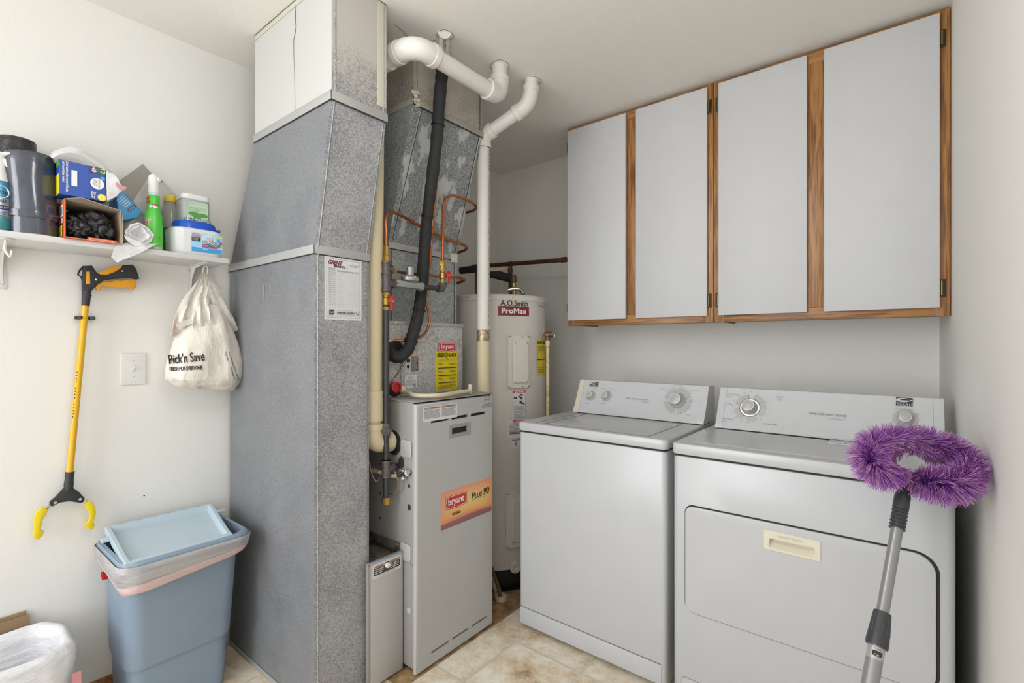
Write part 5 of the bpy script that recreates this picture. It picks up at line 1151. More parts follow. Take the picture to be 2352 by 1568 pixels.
b = MB(); crumple(b, (-2.10, .388, SZ + .056), (.056, .060, .046), m_bplas, 3, nu=72, nv=44, amp=.42, fold=4.5); b.build('bag_wad', t, sharp=80)
b = MB(); crumple(b, (-2.058, .354, SZ + .036), (.028, .030, .026), m_bplas, 5, nu=60, nv=36, amp=.40, fold=4); b.build('bag_wad', t, sharp=80); b = MB(); crumple(b, (-2.060, .414, SZ + .042), (.028, .032, .036), m_bplas, 8, nu=60, nv=36, amp=.40, fold=4); b.build('bag_wad', t, sharp=80)
# blue box on top of it
bz = oz1 + .0105; bx0, bx1, by0, by1, bh = -2.105, -2.032, .306, .420, .106
t = thing('bag_box_blue', 'blue and yellow box of kitchen bags resting on the orange box', 'box', ((bx0 + bx1) / 2, (by0 + by1) / 2, bz))
b = MB(); b.box(bx0, bx1, by0, by1, bz, bz + bh, m_dkblue, .0008, 1); b.box(bx0 + .001, bx1 - .0005, by0 - .0006, by0, bz + .001, bz + bh * .6, m_yel); b.box(bx0 + .03, bx1 - .001, by0 - .0007, by0, bz + bh * .82, bz + bh * .99, m_grn); b.build('carton', t)
b = MB(); f = Flat(b, frame((bx1, by0, bz), (0, 1, 0), (0, 0, 1))); W_, H_ = by1 - by0, bh
f.text('Dual action odor control blocks', W_ * .14, H_ * .97, H_ * .88, W_ * .055, M_WHITEP, rot=-pi / 2, bold=.0002); f.text('and neutralizes odors', W_ * .065, H_ * .97, H_ * .6, W_ * .055, M_WHITEP, rot=-pi / 2, bold=.0002)
f.rect(W_ * .25, H_ * .3, W_ * .12, H_ * .46, M_WHITEP); f.rect(W_ * .625, 0, .0004, H_, m_navy); f.rect(W_ * .8, H_ * .82, W_ * .2, H_ * .18, mat('label_green', (62, 104, 60), .5)); f.rect(W_ * .64, H_ * .82, W_ * .16, H_ * .18, mat('label_plum', (78, 52, 104), .5))
f.text('13', W_ * .875, H_ * .98, H_ * .13, W_ * .1, M_WHITEP, rot=-pi / 2, bold=.0003); f.text('40', W_ * .68, H_ * .98, H_ * .14, W_ * .1, M_WHITEP, rot=-pi / 2, bold=.0003)
f.disc(W_ * .8, H_ * .5, W_ * .155, M_WHITEP); f.disc(W_ * .915, H_ * .68, W_ * .055, m_ltblue); f.text('Strong Flex', W_ * .81, H_ * .64, H_ * .28, W_ * .06, m_navy, rot=-pi / 2); f.scrawl(W_ * .7, H_ * .6, W_ * .1, 5, H_ * .04, H_ * .012, m_navy, 3)
f.disc(W_ * .9, H_ * .1, W_ * .1, m_yel); f.disc(W_ * .9, H_ * .1, W_ * .075, mat('pale_lemon', (236, 226, 130), .5), r0=W_ * .02); f.text('Citrus', W_ * .72, H_ * .24, H_ * .2, W_ * .05, M_WHITEP, rot=-pi / 2, bold=.0002); f.text('Burst', W_ * .66, H_ * .24, H_ * .2, W_ * .05, M_WHITEP, rot=-pi / 2, bold=.0002)
b.build('printed_label', t)
# white kitchen bag draped over the blue box
def sheet(b, rows, m, th=.0012):
    """rows: lists of points; makes a thin double-sided skin"""
    n = len(rows[0]); R = len(rows); N = []
    for i in range(R):
        for j in range(n):
            a = rows[min(i + 1, R - 1)][j] - rows[max(i - 1, 0)][j]; c = rows[i][min(j + 1, n - 1)] - rows[i][max(j - 1, 0)]; q = a.cross(c); N.append(q.normalized() if q.length > 0 else Vector((0, 0, 1)))
    P = [rows[i][j] for i in range(R) for j in range(n)]; Q = [p - N[k] * th for k, p in enumerate(P)]; o = R * n; F = []
    for i in range(R - 1):
        for j in range(n - 1):
            a = i * n + j; F += [(a, a + n, a + n + 1, a + 1), (o + a, o + a + 1, o + a + n + 1, o + a + n)]
    for j in range(n - 1): F += [(j, j + 1, o + j + 1, o + j), ((R - 1) * n + j + 1, (R - 1) * n + j, o + (R - 1) * n + j, o + (R - 1) * n + j + 1)]
    for i in range(R - 1): F += [((i + 1) * n, i * n, o + i * n, o + (i + 1) * n), (i * n + n - 1, (i + 1) * n + n - 1, o + (i + 1) * n + n - 1, o + i * n + n - 1)]
    b.add(P + Q, F, m)
def resample(pts, n):
    P = smooth_path(pts, 10); L = [0]
    for i in range(1, len(P)): L.append(L[-1] + (P[i] - P[i - 1]).length)
    out = []; k = 0
    for i in range(n):
        d = L[-1] * i / (n - 1)
        while k < len(L) - 2 and L[k + 1] < d: k += 1
        out.append(P[k].lerp(P[k + 1], min(1, (d - L[k]) / max(L[k + 1] - L[k], 1e-9))))
    return out
def rumple(rows, amp, sc, seed=0):
    for i, r in enumerate(rows):
        for j, p in enumerate(r): rows[i][j] = p + noise.noise_vector(p * sc + Vector((seed, seed, seed))) * amp
    return rows
t = thing('kitchen_bag', 'white plastic bag with a pink tie strip spilling over the blue box', 'bag', (-2.1, .4, bz + bh))
bk, fr = -2.17, -2.027
top_b = [at(u, v, x=bk) for u, v in ((112, 372), (122, 352), (150, 342), (185, 344), (222, 368), (252, 398), (270, 424), (262, 470))]
top_f = [at(u, v, x=fr) for u, v in ((118, 362), (134, 354), (160, 350), (190, 356), (225, 378), (247, 394), (258, 420), (249, 455))]
A, B = resample(top_b, 34), resample(top_f, 34); rows = [[A[j].lerp(B[j], i / 11) + Vector((0, 0, .010 * sin(pi * i / 11))) for j in range(34)] for i in range(12)]
b = MB(); sheet(b, rumple(rows, .006, 30), m_wplas); b.build('bag_film', t, sharp=70)
A = resample([at(u, v, x=-2.022) for u, v in ((244, 392), (262, 400), (270, 412), (278, 424), (291, 430))], 16); B = resample([at(u, v, x=-2.026) for u, v in ((246, 462), (258, 456), (266, 450), (274, 442), (283, 436))], 16)
b = MB(); sheet(b, rumple([[A[j].lerp(B[j], i / 9) for j in range(16)] for i in range(10)], .003, 40, 2), m_wplas); b.build('bag_film', t, sharp=70)
A = resample([at(u, v, x=-2.018) for u, v in ((266, 417), (276, 424), (292, 430))], 8); B = resample([at(u, v, x=-2.018) for u, v in ((268, 427), (277, 433), (286, 437))], 8); b = MB(); sheet(b, [[A[j].lerp(B[j], i / 3) for j in range(8)] for i in range(4)], mat('pink_tie_strip', (206, 140, 146), .4)); b.build('tie_strip', t)
# light blue box tipped on its corner with big grey flaps
t = thing('tipped_box', 'open light blue box tipped on its corner with wide grey flaps sticking up', 'box', (-2.15, .5, SZ))
def wp(u, v, x): return at(u, v, x=x)
b = MB(); X = -2.10
b.prism([wp(268, 452, X), wp(281, 440, X), wp(326, 486, X), wp(314, 500, X), wp(273, 507, X)], (-.10, 0, 0), m_ltblue, .001); b.build('carton', t)
b = MB(); u1 = (wp(281, 440, X) - wp(252, 462, X)).normalized(); f = Flat(b, frame(wp(266, 462, X + .0004), u1, Vector((1, 0, 0)).cross(u1)))
for k in range(5): f.scrawl(.004 + .0, -.002 - .007 * k, .026, 1, .01, .0022, M_WHITEP, 30 + k, gap=.25)
f.rect(.002, -.048, .03, .010, m_navy); f.scrawl(.004, -.042, .026, 2, .004, .001, M_WHITEP, 50); b.build('printed_label', t)
b = MB(); b.prism([wp(281, 440, -2.155), wp(270, 418, -2.19), wp(328, 376, -2.19), wp(352, 402, -2.19), wp(340, 424, -2.18), wp(305, 462, -2.16)], (-.0015, 0, 0), m_greycard); b.build('flap', t)
b = MB(); b.prism([wp(305, 462, -2.158), wp(345, 402, -2.185), wp(372, 412, -2.20), wp(408, 450, -2.20), wp(400, 480, -2.20), wp(330, 492, -2.17)], (-.0015, 0, 0), mat('pale_board', (196, 194, 188), .8)); b.build('flap', t)
# roll of white bags, end on, with a loose tail
c0 = at(321, 529, x=-2.036); t = thing('white_bag_roll', 'roll of white plastic bags lying end-on with a loose tail over the shelf edge', 'roll of bags', (-2.12, c0.y, SZ))
b = MB(); rings = []
c0.z = SZ + .042
for k, (dx, s) in enumerate(((-.16, 1), (-.10, 1.02), (-.05, 1), (-.01, .98), (0, .93), (.001, .84), (-.006, .76), (-.004, .66), (.002, .6), (-.006, .48), (-.014, .3), (-.02, .08))):
    rings.append([c0 + Vector((dx, 0, 0)) + Vector((0, cos(2 * pi * j / 40), sin(2 * pi * j / 40))) * .041 * s * (1 + (.05 + .14 * max(0, k - 5) / 6) * sin(4 * 2 * pi * j / 40 + k * .25) + .03 * sin(9 * 2 * pi * j / 40)) + Vector((.0015 * sin(j * 1.9), 0, 0)) for j in range(40)])
b.loft(rings, m_wplas, True, True, True); b.build('roll_body', t, sharp=60)
A = resample([at(u, v, x=x) for u, v, x in ((300, 556, -2.045), (270, 562, -2.04), (262, 572, -2.02), (256, 590, -2.0))], 18); B = resample([at(u, v, x=x) for u, v, x in ((366, 560, -2.045), (350, 566, -2.03), (320, 582, -2.01), (270, 602, -1.995))], 18)
b = MB(); sheet(b, rumple([[A[j].lerp(B[j], i / 11) for j in range(18)] for i in range(12)], .0022, 45, 6), m_wplas); b.build('loose_tail', t, sharp=70)
A = resample([at(u, v, x=-2.03) for u, v in ((285, 540), (292, 552), (305, 562), (318, 567))], 10); B = resample([at(u, v, x=-2.03) for u, v in ((330, 560), (334, 562), (330, 566), (322, 569))], 10)
b = MB(); sheet(b, rumple([[A[j].lerp(B[j], i / 7) for j in range(10)] for i in range(8)], .002, 45, 9), m_wplas); b.build('bag_corner', t, sharp=70)
# green spray bottle
c = (-2.078, .562); an = toward(c); t = thing('cleaner_bottle', 'tall bright green cleaner bottle with a white spray head', 'spray bottle', (c[0], c[1], SZ))
m_gb = mat('bright_green_plastic', (86, 196, 68), .28); P_ = [(.024, 0), (.027, .004), (.0275, .012), (.0275, .06), (.0275, .10), (.0265, .118), (.0225, .134), (.0195, .146), (.0185, .158), (.0185, .190), (.0165, .197)]
b = MB(); b.lathe([(.024, 0), (.0265, .003), (.027, .014)], mat('clear_green_base', (168, 206, 160), .2), (*c, SZ), n=40); b.lathe([(q, z) for q, z in P_ if z >= .012], m_gb, (*c, SZ), n=40); b.build('bottle', t)
b = MB(); b.lathe([(.0172, .194), (.0172, .203), (.0165, .206)], mat('clear_collar', (196, 214, 214), .2), (*c, SZ), n=32); b.lathe([(.0168, .204), (.0158, .228), (.0165, .240), (.017, .252), (.014, .264), (.007, .271), (0, .272)], M_WHITEP, (*c, SZ), n=32)
d = Vector((cos(an + 1.5), sin(an + 1.5), 0)); b.tube([Vector((*c, SZ + .250)), Vector((*c, SZ + .252)) + d * .017, Vector((*c, SZ + .251)) + d * .022], [.014, .0115, .006], M_WHITEP, 16); b.tube([Vector((*c, SZ + .250)) + d * .021, Vector((*c, SZ + .248)) + d * .026], .002, M_BLACK, 8); b.build('spray_head', t)
b = MB(); f = cyl_flat(b, c, .0195, SZ + .158, an - .85); f.text('FAST', -.016, .018, .02, .011, mr, shear=.25, bold=.0004); f.text('TIME', -.014, .006, .018, .009, mr, shear=.25, bold=.0004)
f = cyl_flat(b, c, .0192, SZ + .148, an); f.rect(-.012, .0, .024, .008, M_WHITEP); f.rect(-.004, .008, .018, .006, mr); f.disc(-.004, .001, .003, m_ltblue, ry=.005); b.build('neck_label', t); b = MB(); f = cyl_flat(b, c, .0278, SZ, an - .95)
f.text('SPRAY', -.02, .085, .036, .022, M_WHITEP, shear=.35, bold=.0014); f.text('SPRAY', -.02, .085, .036, .022, mr, shear=.35, bold=.0003); f.text('AWAY', -.018, .062, .03, .016, M_WHITEP, shear=.35, bold=.0014); f.text('AWAY', -.018, .062, .03, .016, mr, shear=.35, bold=.0003)
f = cyl_flat(b, c, .0278, SZ, an); f.poly([(-.022, .022), (-.016, .030), (.018, .034), (.020, .048), (.002, .046), (-.008, .036), (-.022, .026)], mr); b.build('body_label', t)
# amber-capped bottle behind
c = (-2.165, .640); t = thing('capped_bottle', 'clear bottle with a yellow cap and dark green label behind the green bottle', 'bottle', (c[0], c[1], SZ)); an = toward(c)
m_glass = mat('cloudy_glass', (190, 188, 182), .12, Transmission_Weight=.55, IOR=1.3)
b = MB(); b.lathe([(.024, 0), (.025, .004), (.025, .02)], mat('brown_base', (74, 44, 32), .3), (*c, SZ), n=32); b.lathe([(.025, .02), (.025, .03)], mr, (*c, SZ), n=32); b.lathe([(.025, .03), (.025, .105)], mat('deep_green_label', (22, 118, 62), .35), (*c, SZ), n=32)
b.lathe([(.0255, .105), (.0262, .14), (.0262, .165), (.0235, .185), (.0175, .198), (.0165, .206)], m_glass, (*c, SZ), n=32); b.build('bottle', t)
b = MB(); b.lathe([(.0185, .204), (.019, .206), (.019, .226), (.0175, .229), (0, .2295)], mat('mustard_cap', (208, 182, 26), .35), (*c, SZ), n=32); b.build('cap', t)
b = MB(); f = cyl_flat(b, c, .0252, SZ + .03, an + .35); f.rect(-.006, .03, .022, .04, mat('pale_green_label', (184, 200, 168), .5)); f.scrawl(-.003, .064, .016, 5, .007, .0025, m_grn, 3); b.build('printed_label', t)
# clear jar of beads
SZj = SZ; SZ = SZ + .1295; c = (-2.122, .700); t = thing('scent_bead_jar', 'clear square jar with pale green label and white lid standing on the blue tub lid', 'jar', (c[0], c[1], SZ))
def rr3(w_, d_, r, z, cx, cy, n=6): return [Vector((x, y, z)) for x, y in rrect(w_, d_, r, n, cx - w_ / 2, cy - d_ / 2)]
b = MB(); b.loft([rr3(.084, .098, .022, SZ + z, *c) for z in (0, .076)] + [rr3(.076, .09, .02, SZ + .084, *c)], mat('jar_plastic', (206, 210, 208), .1, Transmission_Weight=.35), True, True, True); b.build('jar_body', t)
b = MB(); b.loft([rr3(w_, d_, .022, SZ + z, *c) for w_, d_, z in ((.082, .096, .082), (.086, .10, .084), (.086, .10, .100), (.078, .092, .103))], mat('milky_lid', (222, 226, 224), .3), True, True, True); b.build('lid', t)
b = MB(); f = Flat(b, frame((c[0] + .0425, c[1] - .030, SZ + .012), (0, 1, 0), (0, 0, 1))); f.rect(0, 0, .066, .062, mat('mint_label', (182, 208, 182), .5)); f.text('Scentsy', .004, .053, .02, .005, M_PRINT); f.text('scent boosting beads', .004, .044, .058, .005, M_WHITEP); f.text('SPRING RAIN', .004, .033, .056, .008, mat('mint_ink', (130, 172, 134), .5)); f.scrawl(.004, .028, .036, 1, .01, .0016, M_PRINT, 4)
for x_, y_, w_, a_ in ((.018, .016, .018, .1), (.048, .014, .018, -.1), (.03, .008, .016, .2)): f.disc(x_, y_, w_, m_grn, ry=.008)
b.build('printed_label', t)
b = MB(); rr = random.Random(9); mm = [mat('bead_white', (226, 228, 220), .5), mat('bead_green', (40, 140, 96), .5), mat('bead_mint', (150, 200, 160), .5)]
for k in range(70):
    y_ = c[1] + rr.uniform(-.046, .046); b.lathe([(0, -.003), (.003, 0), (0, .003)], mm[k % 3], (c[0] + .0425, y_, SZ + .005 + rr.uniform(-.002, .005)), n=5)
tag(b.build('scent_beads', t), None, kind='stuff'); SZ = SZj
# white tub with blue lid
t = thing('detergent_tub', 'wide white oval tub with a royal blue lid at the right end of the shelf', 'tub', (-2.11, .70, SZ)); tc = (-2.112, .701)
b = MB(); b.loft([rr3(w_, d_, r_, SZ + z, *tc, n=8) for w_, d_, r_, z in ((.105, .156, .03, 0), (.112, .164, .034, .004), (.115, .170, .036, .014), (.117, .174, .036, .082), (.114, .170, .036, .094), (.100, .156, .036, .100))], mat('tub_white', (222, 224, 226), .28), True, True, True); b.box(tc[0] + .045, tc[0] + .0535, tc[1] - .03, tc[1] + .05, SZ - .0002, SZ + .0035, M_GAPL, .001, 1); b.build('tub_body', t)
b = MB(); mb_ = mat('royal_blue_lid', (20, 84, 196), .3)
b.loft([rr3(w_, d_, r_, SZ + z, *tc, n=8) for w_, d_, r_, z in ((.098, .140, .046, .097), (.098, .140, .046, .120), (.093, .134, .045, .127), (.085, .125, .04, .129))], mb_, True, False, True); b.box(tc[0] + .0, tc[0] + .035, tc[1] + .066, tc[1] + .080, SZ + .100, SZ + .112, mb_, .004); b.build('lid', t)
b = MB(); lw, lh = .106, .072; fx = tc[0] + .0587; f = Flat(b, frame((fx, tc[1] - .030, SZ + .012), (0, 1, 0), (0, 0, 1))); Mfx = frame((fx, tc[1] - .030, SZ + .012), (0, 1, 0), (0, 0, 1))
f.poly(rrect(lw, lh, .004, 4), mat('sky_label', (164, 212, 238), .45)); f.rect(.002, .001, lw - .004, lh * .22, m_ltblue); f.poly([(0.002, lh * .97), (lw * .45, lh * .97), (lw * .25, lh * .82), (.002, lh * .78)], M_PAPER); f.disc(lw * .54, lh * .62, lw * .24, mat('pale_sky', (198, 228, 242), .5))
f.text('OXI', lw * .46, lh * .66, lw * .24, lh * .17, M_WHITEP, bold=.0018); f.text('OXI', lw * .46, lh * .66, lw * .24, lh * .17, M_BLACK, bold=.0009); f.text('OXI', lw * .46, lh * .66, lw * .24, lh * .17, M_WHITEP, bold=.0002)
f.text('CLEAN', lw * .36, lh * .46, lw * .42, lh * .17, M_BLACK, bold=.0015); f.text('CLEAN', lw * .36, lh * .46, lw * .42, lh * .17, M_WHITEP, bold=.0003); f.rect(lw * .34, lh * .34, lw * .5, lh * .09, m_navy); f.text('HOME', lw * .35, lh * .355, lw * .16, lh * .06, M_WHITEP); f.text('SANITIZER', lw * .54, lh * .355, lw * .28, lh * .06, M_WHITEP)
mpk = mat('magenta_print', (196, 60, 150), .5); f.rect(lw * .34, lh * .27, lw * .48, lh * .05, mpk); f.rect(lw * .01, lh * .55, lw * .27, lh * .2, m_navy); f.text('KILLS 99.9%', lw * .03, lh * .66, lw * .2, lh * .06, m_yel); f.text('OF GERMS', lw * .03, lh * .58, lw * .17, lh * .06, m_yel); f.scrawl(lw * .02, lh * .9, lw * .27, 3, lh * .055, lh * .025, mpk, 3)
f.rect(lw * .8, lh * .84, lw * .19, lh * .05, m_yel); f.disc(lw * .86, lh * .72, lw * .055, m_ltblue); f.disc(lw * .94, lh * .58, lw * .05, mpk); f.disc(lw * .88, lh * .44, lw * .055, m_grn); f.text('FREE', lw * .36, lh * .14, lw * .16, lh * .07, M_WHITEP); f.text('3 lb', lw * .86, lh * .2, lw * .1, lh * .06, m_navy); b.build('printed_label', t)

# ------------------------------------------------------------------ reaching tool on the wall
RX = XL + .032
t = thing('reaching_tool', 'yellow reaching grabber with black grip hanging on the left wall below the shelf', 'grabber', (RX, at(175, 900, x=RX).y, at(150, 1240, x=RX).z))
m_ry = mat('yellow_tube', (222, 172, 20), .3); m_rb = mat('grip_black', (44, 44, 46), .5); m_ro = mat('trigger_amber', (226, 158, 26), .4); m_jy = mat('jaw_yellow', (226, 200, 22), .45)
def wpoly(b, px, x0, x1, m, bev=.0015): b.prism([at(u, v, x=x1) for u, v in px], (x0 - x1, 0, 0), m, bev)
a0, a1 = at(196.5, 700, x=RX), at(160, 1085, x=RX)
b = MB(); b.cyl(a0, a1, .0098, m_ry, n=24); b.build('shaft', t)
b = MB(); d = (a1 - a0).normalized()
for k in range(15): 
    if k in (4, 9): continue
    p = a0.lerp(a1, .40 + k * .019); b.prism([p + Vector((.0093 * .8, -.0078, 0)) + d * s + Vector((0, e, 0)) for s, e in ((0, 0), (.0055, 0), (.0055, .0016), (0, .0016))], (.001, -.0002, 0), M_BLACK)
b.build('printed_marks', t)
b = MB(); b.cyl(at(200, 663, x=RX), at(196.5, 702, x=RX), .0128, m_rb, n=20, r1=.0115); b.cyl(at(199.5, 676, x=RX), at(199, 680, x=RX), .0136, m_rb, n=20)
wpoly(b, [(192, 610), (212, 609), (222, 624), (234, 632), (262, 624), (285, 608), (306, 607), (314, 618), (321, 640), (316, 641), (300, 637), (262, 640), (240, 643), (222, 655), (212, 667), (190, 667), (190, 640)], RX - .012, RX + .012, m_rb, .004)
b.build('grip', t)
b = MB(); b.tube([at(u, v, x=RX) for u, v in ((192, 611), (182, 622), (179, 630), (186, 636), (190, 644))], .0028, m_rb, 8); b.build('hang_loop', t)
b = MB(); wpoly(b, [(199, 623), (207, 623), (208, 652), (198, 652)], RX + .008, RX + .0145, m_ro, .002); b.build('grip_inlay', t); b = MB(); wpoly(b, [(224, 627), (240, 620), (262, 610), (284, 607), (276, 617), (262, 625), (246, 631), (232, 630)], RX + .0, RX + .0125, m_ro, .002); b.build('grip_inlay', t)
b = MB(); wpoly(b, [(219, 660), (222, 653), (236, 646), (250, 648), (264, 643), (280, 644), (296, 641), (312, 643), (313, 660), (306, 665), (290, 660), (276, 662), (262, 659), (246, 658), (236, 655), (232, 664), (224, 667)], RX - .007, RX + .007, m_ro, .003); b.build('trigger', t)
for u, v in ((281, 622), (221, 642)): b = MB(); b.lathe([(.0038, 0), (.003, .0015), (0, .002)], M_CHROME, at(u, v, x=RX + .012), (1, 0, 0), 14); b.build('screw', t)
b = MB(); b.tube([at(161, 1083, x=RX), at(159, 1100, x=RX), at(158, 1112, x=RX), at(157.5, 1126, x=RX)], [.0125, .0118, .0135, .0115], m_rb, 20)
wpoly(b, [(146, 1122), (168, 1120), (182, 1130), (195, 1144), (193, 1152), (187, 1155), (160, 1151), (138, 1154), (121, 1163), (114, 1160), (115, 1152), (130, 1140)], RX - .006, RX + .007, m_rb, .002); b.build('jaw_head', t)
for px, pin in (([(112, 1153), (121, 1158), (110, 1172), (101, 1168)], (127, 1154)), ([(193, 1142), (190, 1150), (203, 1157), (207, 1151)], (184, 1146))):
    b = MB(); wpoly(b, px, RX - .001, RX + .002, M_CHROME, .0004); b.lathe([(.005, 0), (.0045, .0018), (.002, .002), (0, .0012)], M_CHROME, at(*pin, x=RX + .0072), (1, 0, 0), 16); b.build('jaw_link', t)
b = MB(); wpoly(b, [(96, 1166), (112, 1170), (106, 1182), (98, 1194), (95, 1208), (94, 1217), (102, 1220), (99, 1228), (91, 1238), (86, 1240), (76, 1234), (77, 1226), (79, 1219), (77, 1205), (79, 1190), (84, 1177)], RX - .006, RX + .009, m_jy, .003); b.build('jaw', t)
b = MB(); wpoly(b, [(193, 1158), (207, 1150), (214, 1155), (219, 1166), (221, 1178), (217, 1192), (215, 1197), (218, 1208), (212, 1216), (207, 1217), (196, 1208), (195, 1203), (203, 1198), (206, 1190), (205, 1178), (199, 1168)], RX - .006, RX + .009, m_jy, .003); b.build('jaw', t)
o = MB(); cc = at(193, 730, x=XL + .012); 
o.tube(smooth_path([Vector((XL + .001, cc.y - .0, cc.z)), Vector((XL + .008, cc.y - .006, cc.z)), Vector((XL + .014, cc.y - .018, cc.z)), Vector((XL + .030, cc.y - .020, cc.z)), Vector((XL + .044, cc.y - .012, cc.z))], 5), .0035, m_rb, 8, flat=1.6); 
o.tube(smooth_path([Vector((XL + .001, cc.y + .0, cc.z)), Vector((XL + .008, cc.y + .006, cc.z)), Vector((XL + .014, cc.y + .020, cc.z)), Vector((XL + .030, cc.y + .022, cc.z)), Vector((XL + .044, cc.y + .014, cc.z))], 5), .0035, m_rb, 8, flat=1.6)
o.box(XL + .0005, XL + .008, cc.y - .022, cc.y + .024, cc.z - .0055, cc.z + .0055, m_rb, .002); o.box(XL + .008, XL + .03, cc.y - .026, cc.y - .018, cc.z - .0055, cc.z + .0055, m_rb, .002); o.box(XL + .008, XL + .03, cc.y + .020, cc.y + .028, cc.z - .0055, cc.z + .0055, m_rb, .002)
tag(o.build('wall_clip'), 'small black spring clip holding the yellow shaft to the wall', 'clip')

# ------------------------------------------------------------------ shopping bag on a hook under the shelf
t = thing('shopping_bag', 'white supermarket carrier bag stuffed and hanging from the shelf end', 'bag', (XL + .1, .75, 1.09))
m_bag = mat('carrier_film', (228, 221, 212), .38, fn=f_crinkle(11, .75, .82, (1, 1, .3), .016), Subsurface_Weight=.15, Subsurface_Scale=.01)
BXc = XL + .105
rowsL = [(440, 700, .012), (430, 712, .026), (416, 732, .042), (404, 770, .06), (394, 806, .075), (386, 835, .082), (382, 858, .083), (384, 872, .078), (405, 883, .06), (440, 891, .04)]
rowsR = [(500, 700), (514, 712), (527, 738), (540, 770), (549, 800), (556, 830), (559, 850), (556, 868), (547, 884), (536, 895)]
rings = []; N = 56
for (l, v, th), (r, v2) in zip(rowsL, rowsR):
    a, c = at(l, v, x=BXc), at(r, v2, x=BXc); ce = (a + c) / 2; hw = (c - a) / 2; ring = []
    for j in range(N):
        q = 2 * pi * j / N; cs, sn = cos(q), sin(q); p = ce + hw * (abs(cs) ** .8 * (1 if cs > 0 else -1)) + Vector((th * sn * .92, 0, 0))
        k = noise.noise(Vector((cs * 2.2, sn * 2.2, p.z * 9))) * .007 + noise.noise(Vector((cs * 6, sn * 6, p.z * 3))) * .006; ring.append(p + Vector((k * sn, 0, k * cs)) * 1.3)
    rings.append(ring)
fine = []
for i in range(len(rings) - 1):
    for s in range(4): fine.append([rings[i][j].lerp(rings[i + 1][j], s / 4) for j in range(N)])
fine.append(rings[-1])
fine = [[p + noise.noise_vector(Vector((p.x * 30, p.y * 30, p.z * 9))) * .006 + noise.noise_vector(p * 60) * .002 for p in r] for r in fine]
b = MB(); b.loft(fine, m_bag, True, True, True); body = b.build('bag_body', t, sharp=80)
hk = at(469, 628, x=XL + .10)
def ribbon(name, pts, w0, w1, m=m_bag, twist=.3):
    P = smooth_path(pts, 8); rows = []
    for i, p in enumerate(P):
        k = i / (len(P) - 1); w = w0 + (w1 - w0) * k; tdir = (P[min(i + 1, len(P) - 1)] - P[max(i - 1, 0)]).normalized(); side = tdir.cross(Vector((1, 0, 0))).normalized()
        rows.append([p + side * w * (s - 3) / 3 + Vector((.006 * cos(s * 2.1 + i * .2) * (w / .02), 0, 0)) for s in range(7)])
    b = MB(); sheet(b, rows, m); return b.build(name, t, sharp=80)
ribbon('handle', [hk, at(455, 660, x=BXc + .02), at(438, 695, x=BXc + .035), at(425, 735, x=BXc + .035), at(420, 770, x=BXc - .0)], .006, .046)
ribbon('handle', [hk, at(472, 660, x=BXc + .03), at(465, 695, x=BXc + .045), at(466, 735, x=BXc + .045), at(466, 775, x=BXc + .0)], .007, .044)
ribbon('handle', [hk, at(488, 660, x=BXc + .0), at(504, 695, x=BXc + .0), at(515, 730, x=BXc + .01), at(522, 765, x=BXc - .01)], .007, .040)
ribbon('handle', [hk, at(448, 662, x=BXc - .03), at(425, 705, x=BXc - .045), at(412, 745, x=BXc - .03), at(412, 775, x=BXc)], .004, .030)
ribbon('handle', [hk, at(480, 660, x=BXc - .04), at(497, 690, x=BXc - .045), at(512, 730, x=BXc - .03), at(515, 765, x=BXc)], .004, .026)
b = MB(); b.tube(smooth_path([at(466, 640, x=XL + .10), at(466, 622, x=XL + .10), at(471, 611, x=XL + .10), at(477, 616, x=XL + .10), at(475, 634, x=XL + .10)], 6), .003, m_bag, 8); b.build('knotted_loop', t)
# wrinkled corner ear
b = MB(); sheet(b, rumple([[at(404 + 12 * i + j * 1.5, 744 - 5 * i + j * 3, x=BXc + .04) for j in range(5)] for i in range(5)], .003, 40), m_bag); b.build('torn_edge', t)
# printing wraps onto the front of the bag
def onbag(u, v):
    d = ray(u, v); best = None
    from mathutils.geometry import intersect_ray_tri
    for i in range(len(fine) - 1):
        for j in range(N):
            k = (j + 1) % N; q = (fine[i][j], fine[i][k], fine[i + 1][k], fine[i + 1][j])
            for tri in ((q[0], q[1], q[2]), (q[0], q[2], q[3])):
                h = intersect_ray_tri(*tri, d, CAMP, True)
                if h is not None and (best is None or (h - CAMP).length < (best - CAMP).length): best = h
    return best
grid = {}
for i in range(14):
    for j in range(8):
        u = 388 + i * 12; v = 800 + j * 12; h = onbag(u, v); grid[i, j] = h if h is not None else at(u, v, x=BXc + .07)
def bagpt(u, v):
    a, c = (u - 388) / 12, (v - 800) / 12; i, j = max(0, min(12, int(a))), max(0, min(6, int(c))); a -= i; c -= j
    p = (grid[i, j] * (1 - a) + grid[i + 1, j] * a) * (1 - c) + (grid[i, j + 1] * (1 - a) + grid[i + 1, j + 1] * a) * c; return p + (CAMP - p).normalized() * .0035
class BagFlat(Flat):
    def mp(s, x, y, z): return bagpt(x, -y)
b = MB(); f = BagFlat(b, Matrix.Identity(4)); f.text("Pick'n Save", 389, -836, 82, 22, M_BLACK, rot=.10, bold=.45); f.text('FRESH FOR EVERYONE.', 390, -852, 76, 9, M_BLACK, rot=.05, bold=.35)
rr = random.Random(2)
for k in range(26):
    u = 516 + k * .95 + rr.uniform(-1, 1); v = 808 + k * 2.6; f.rect(u, -v, 2.2, 1.4, M_BLACK); f.rect(u + 8, -v, 2.6, 1.2, M_BLACK)
b.build('printed_lettering', body, base=ORG[t], smooth=False)

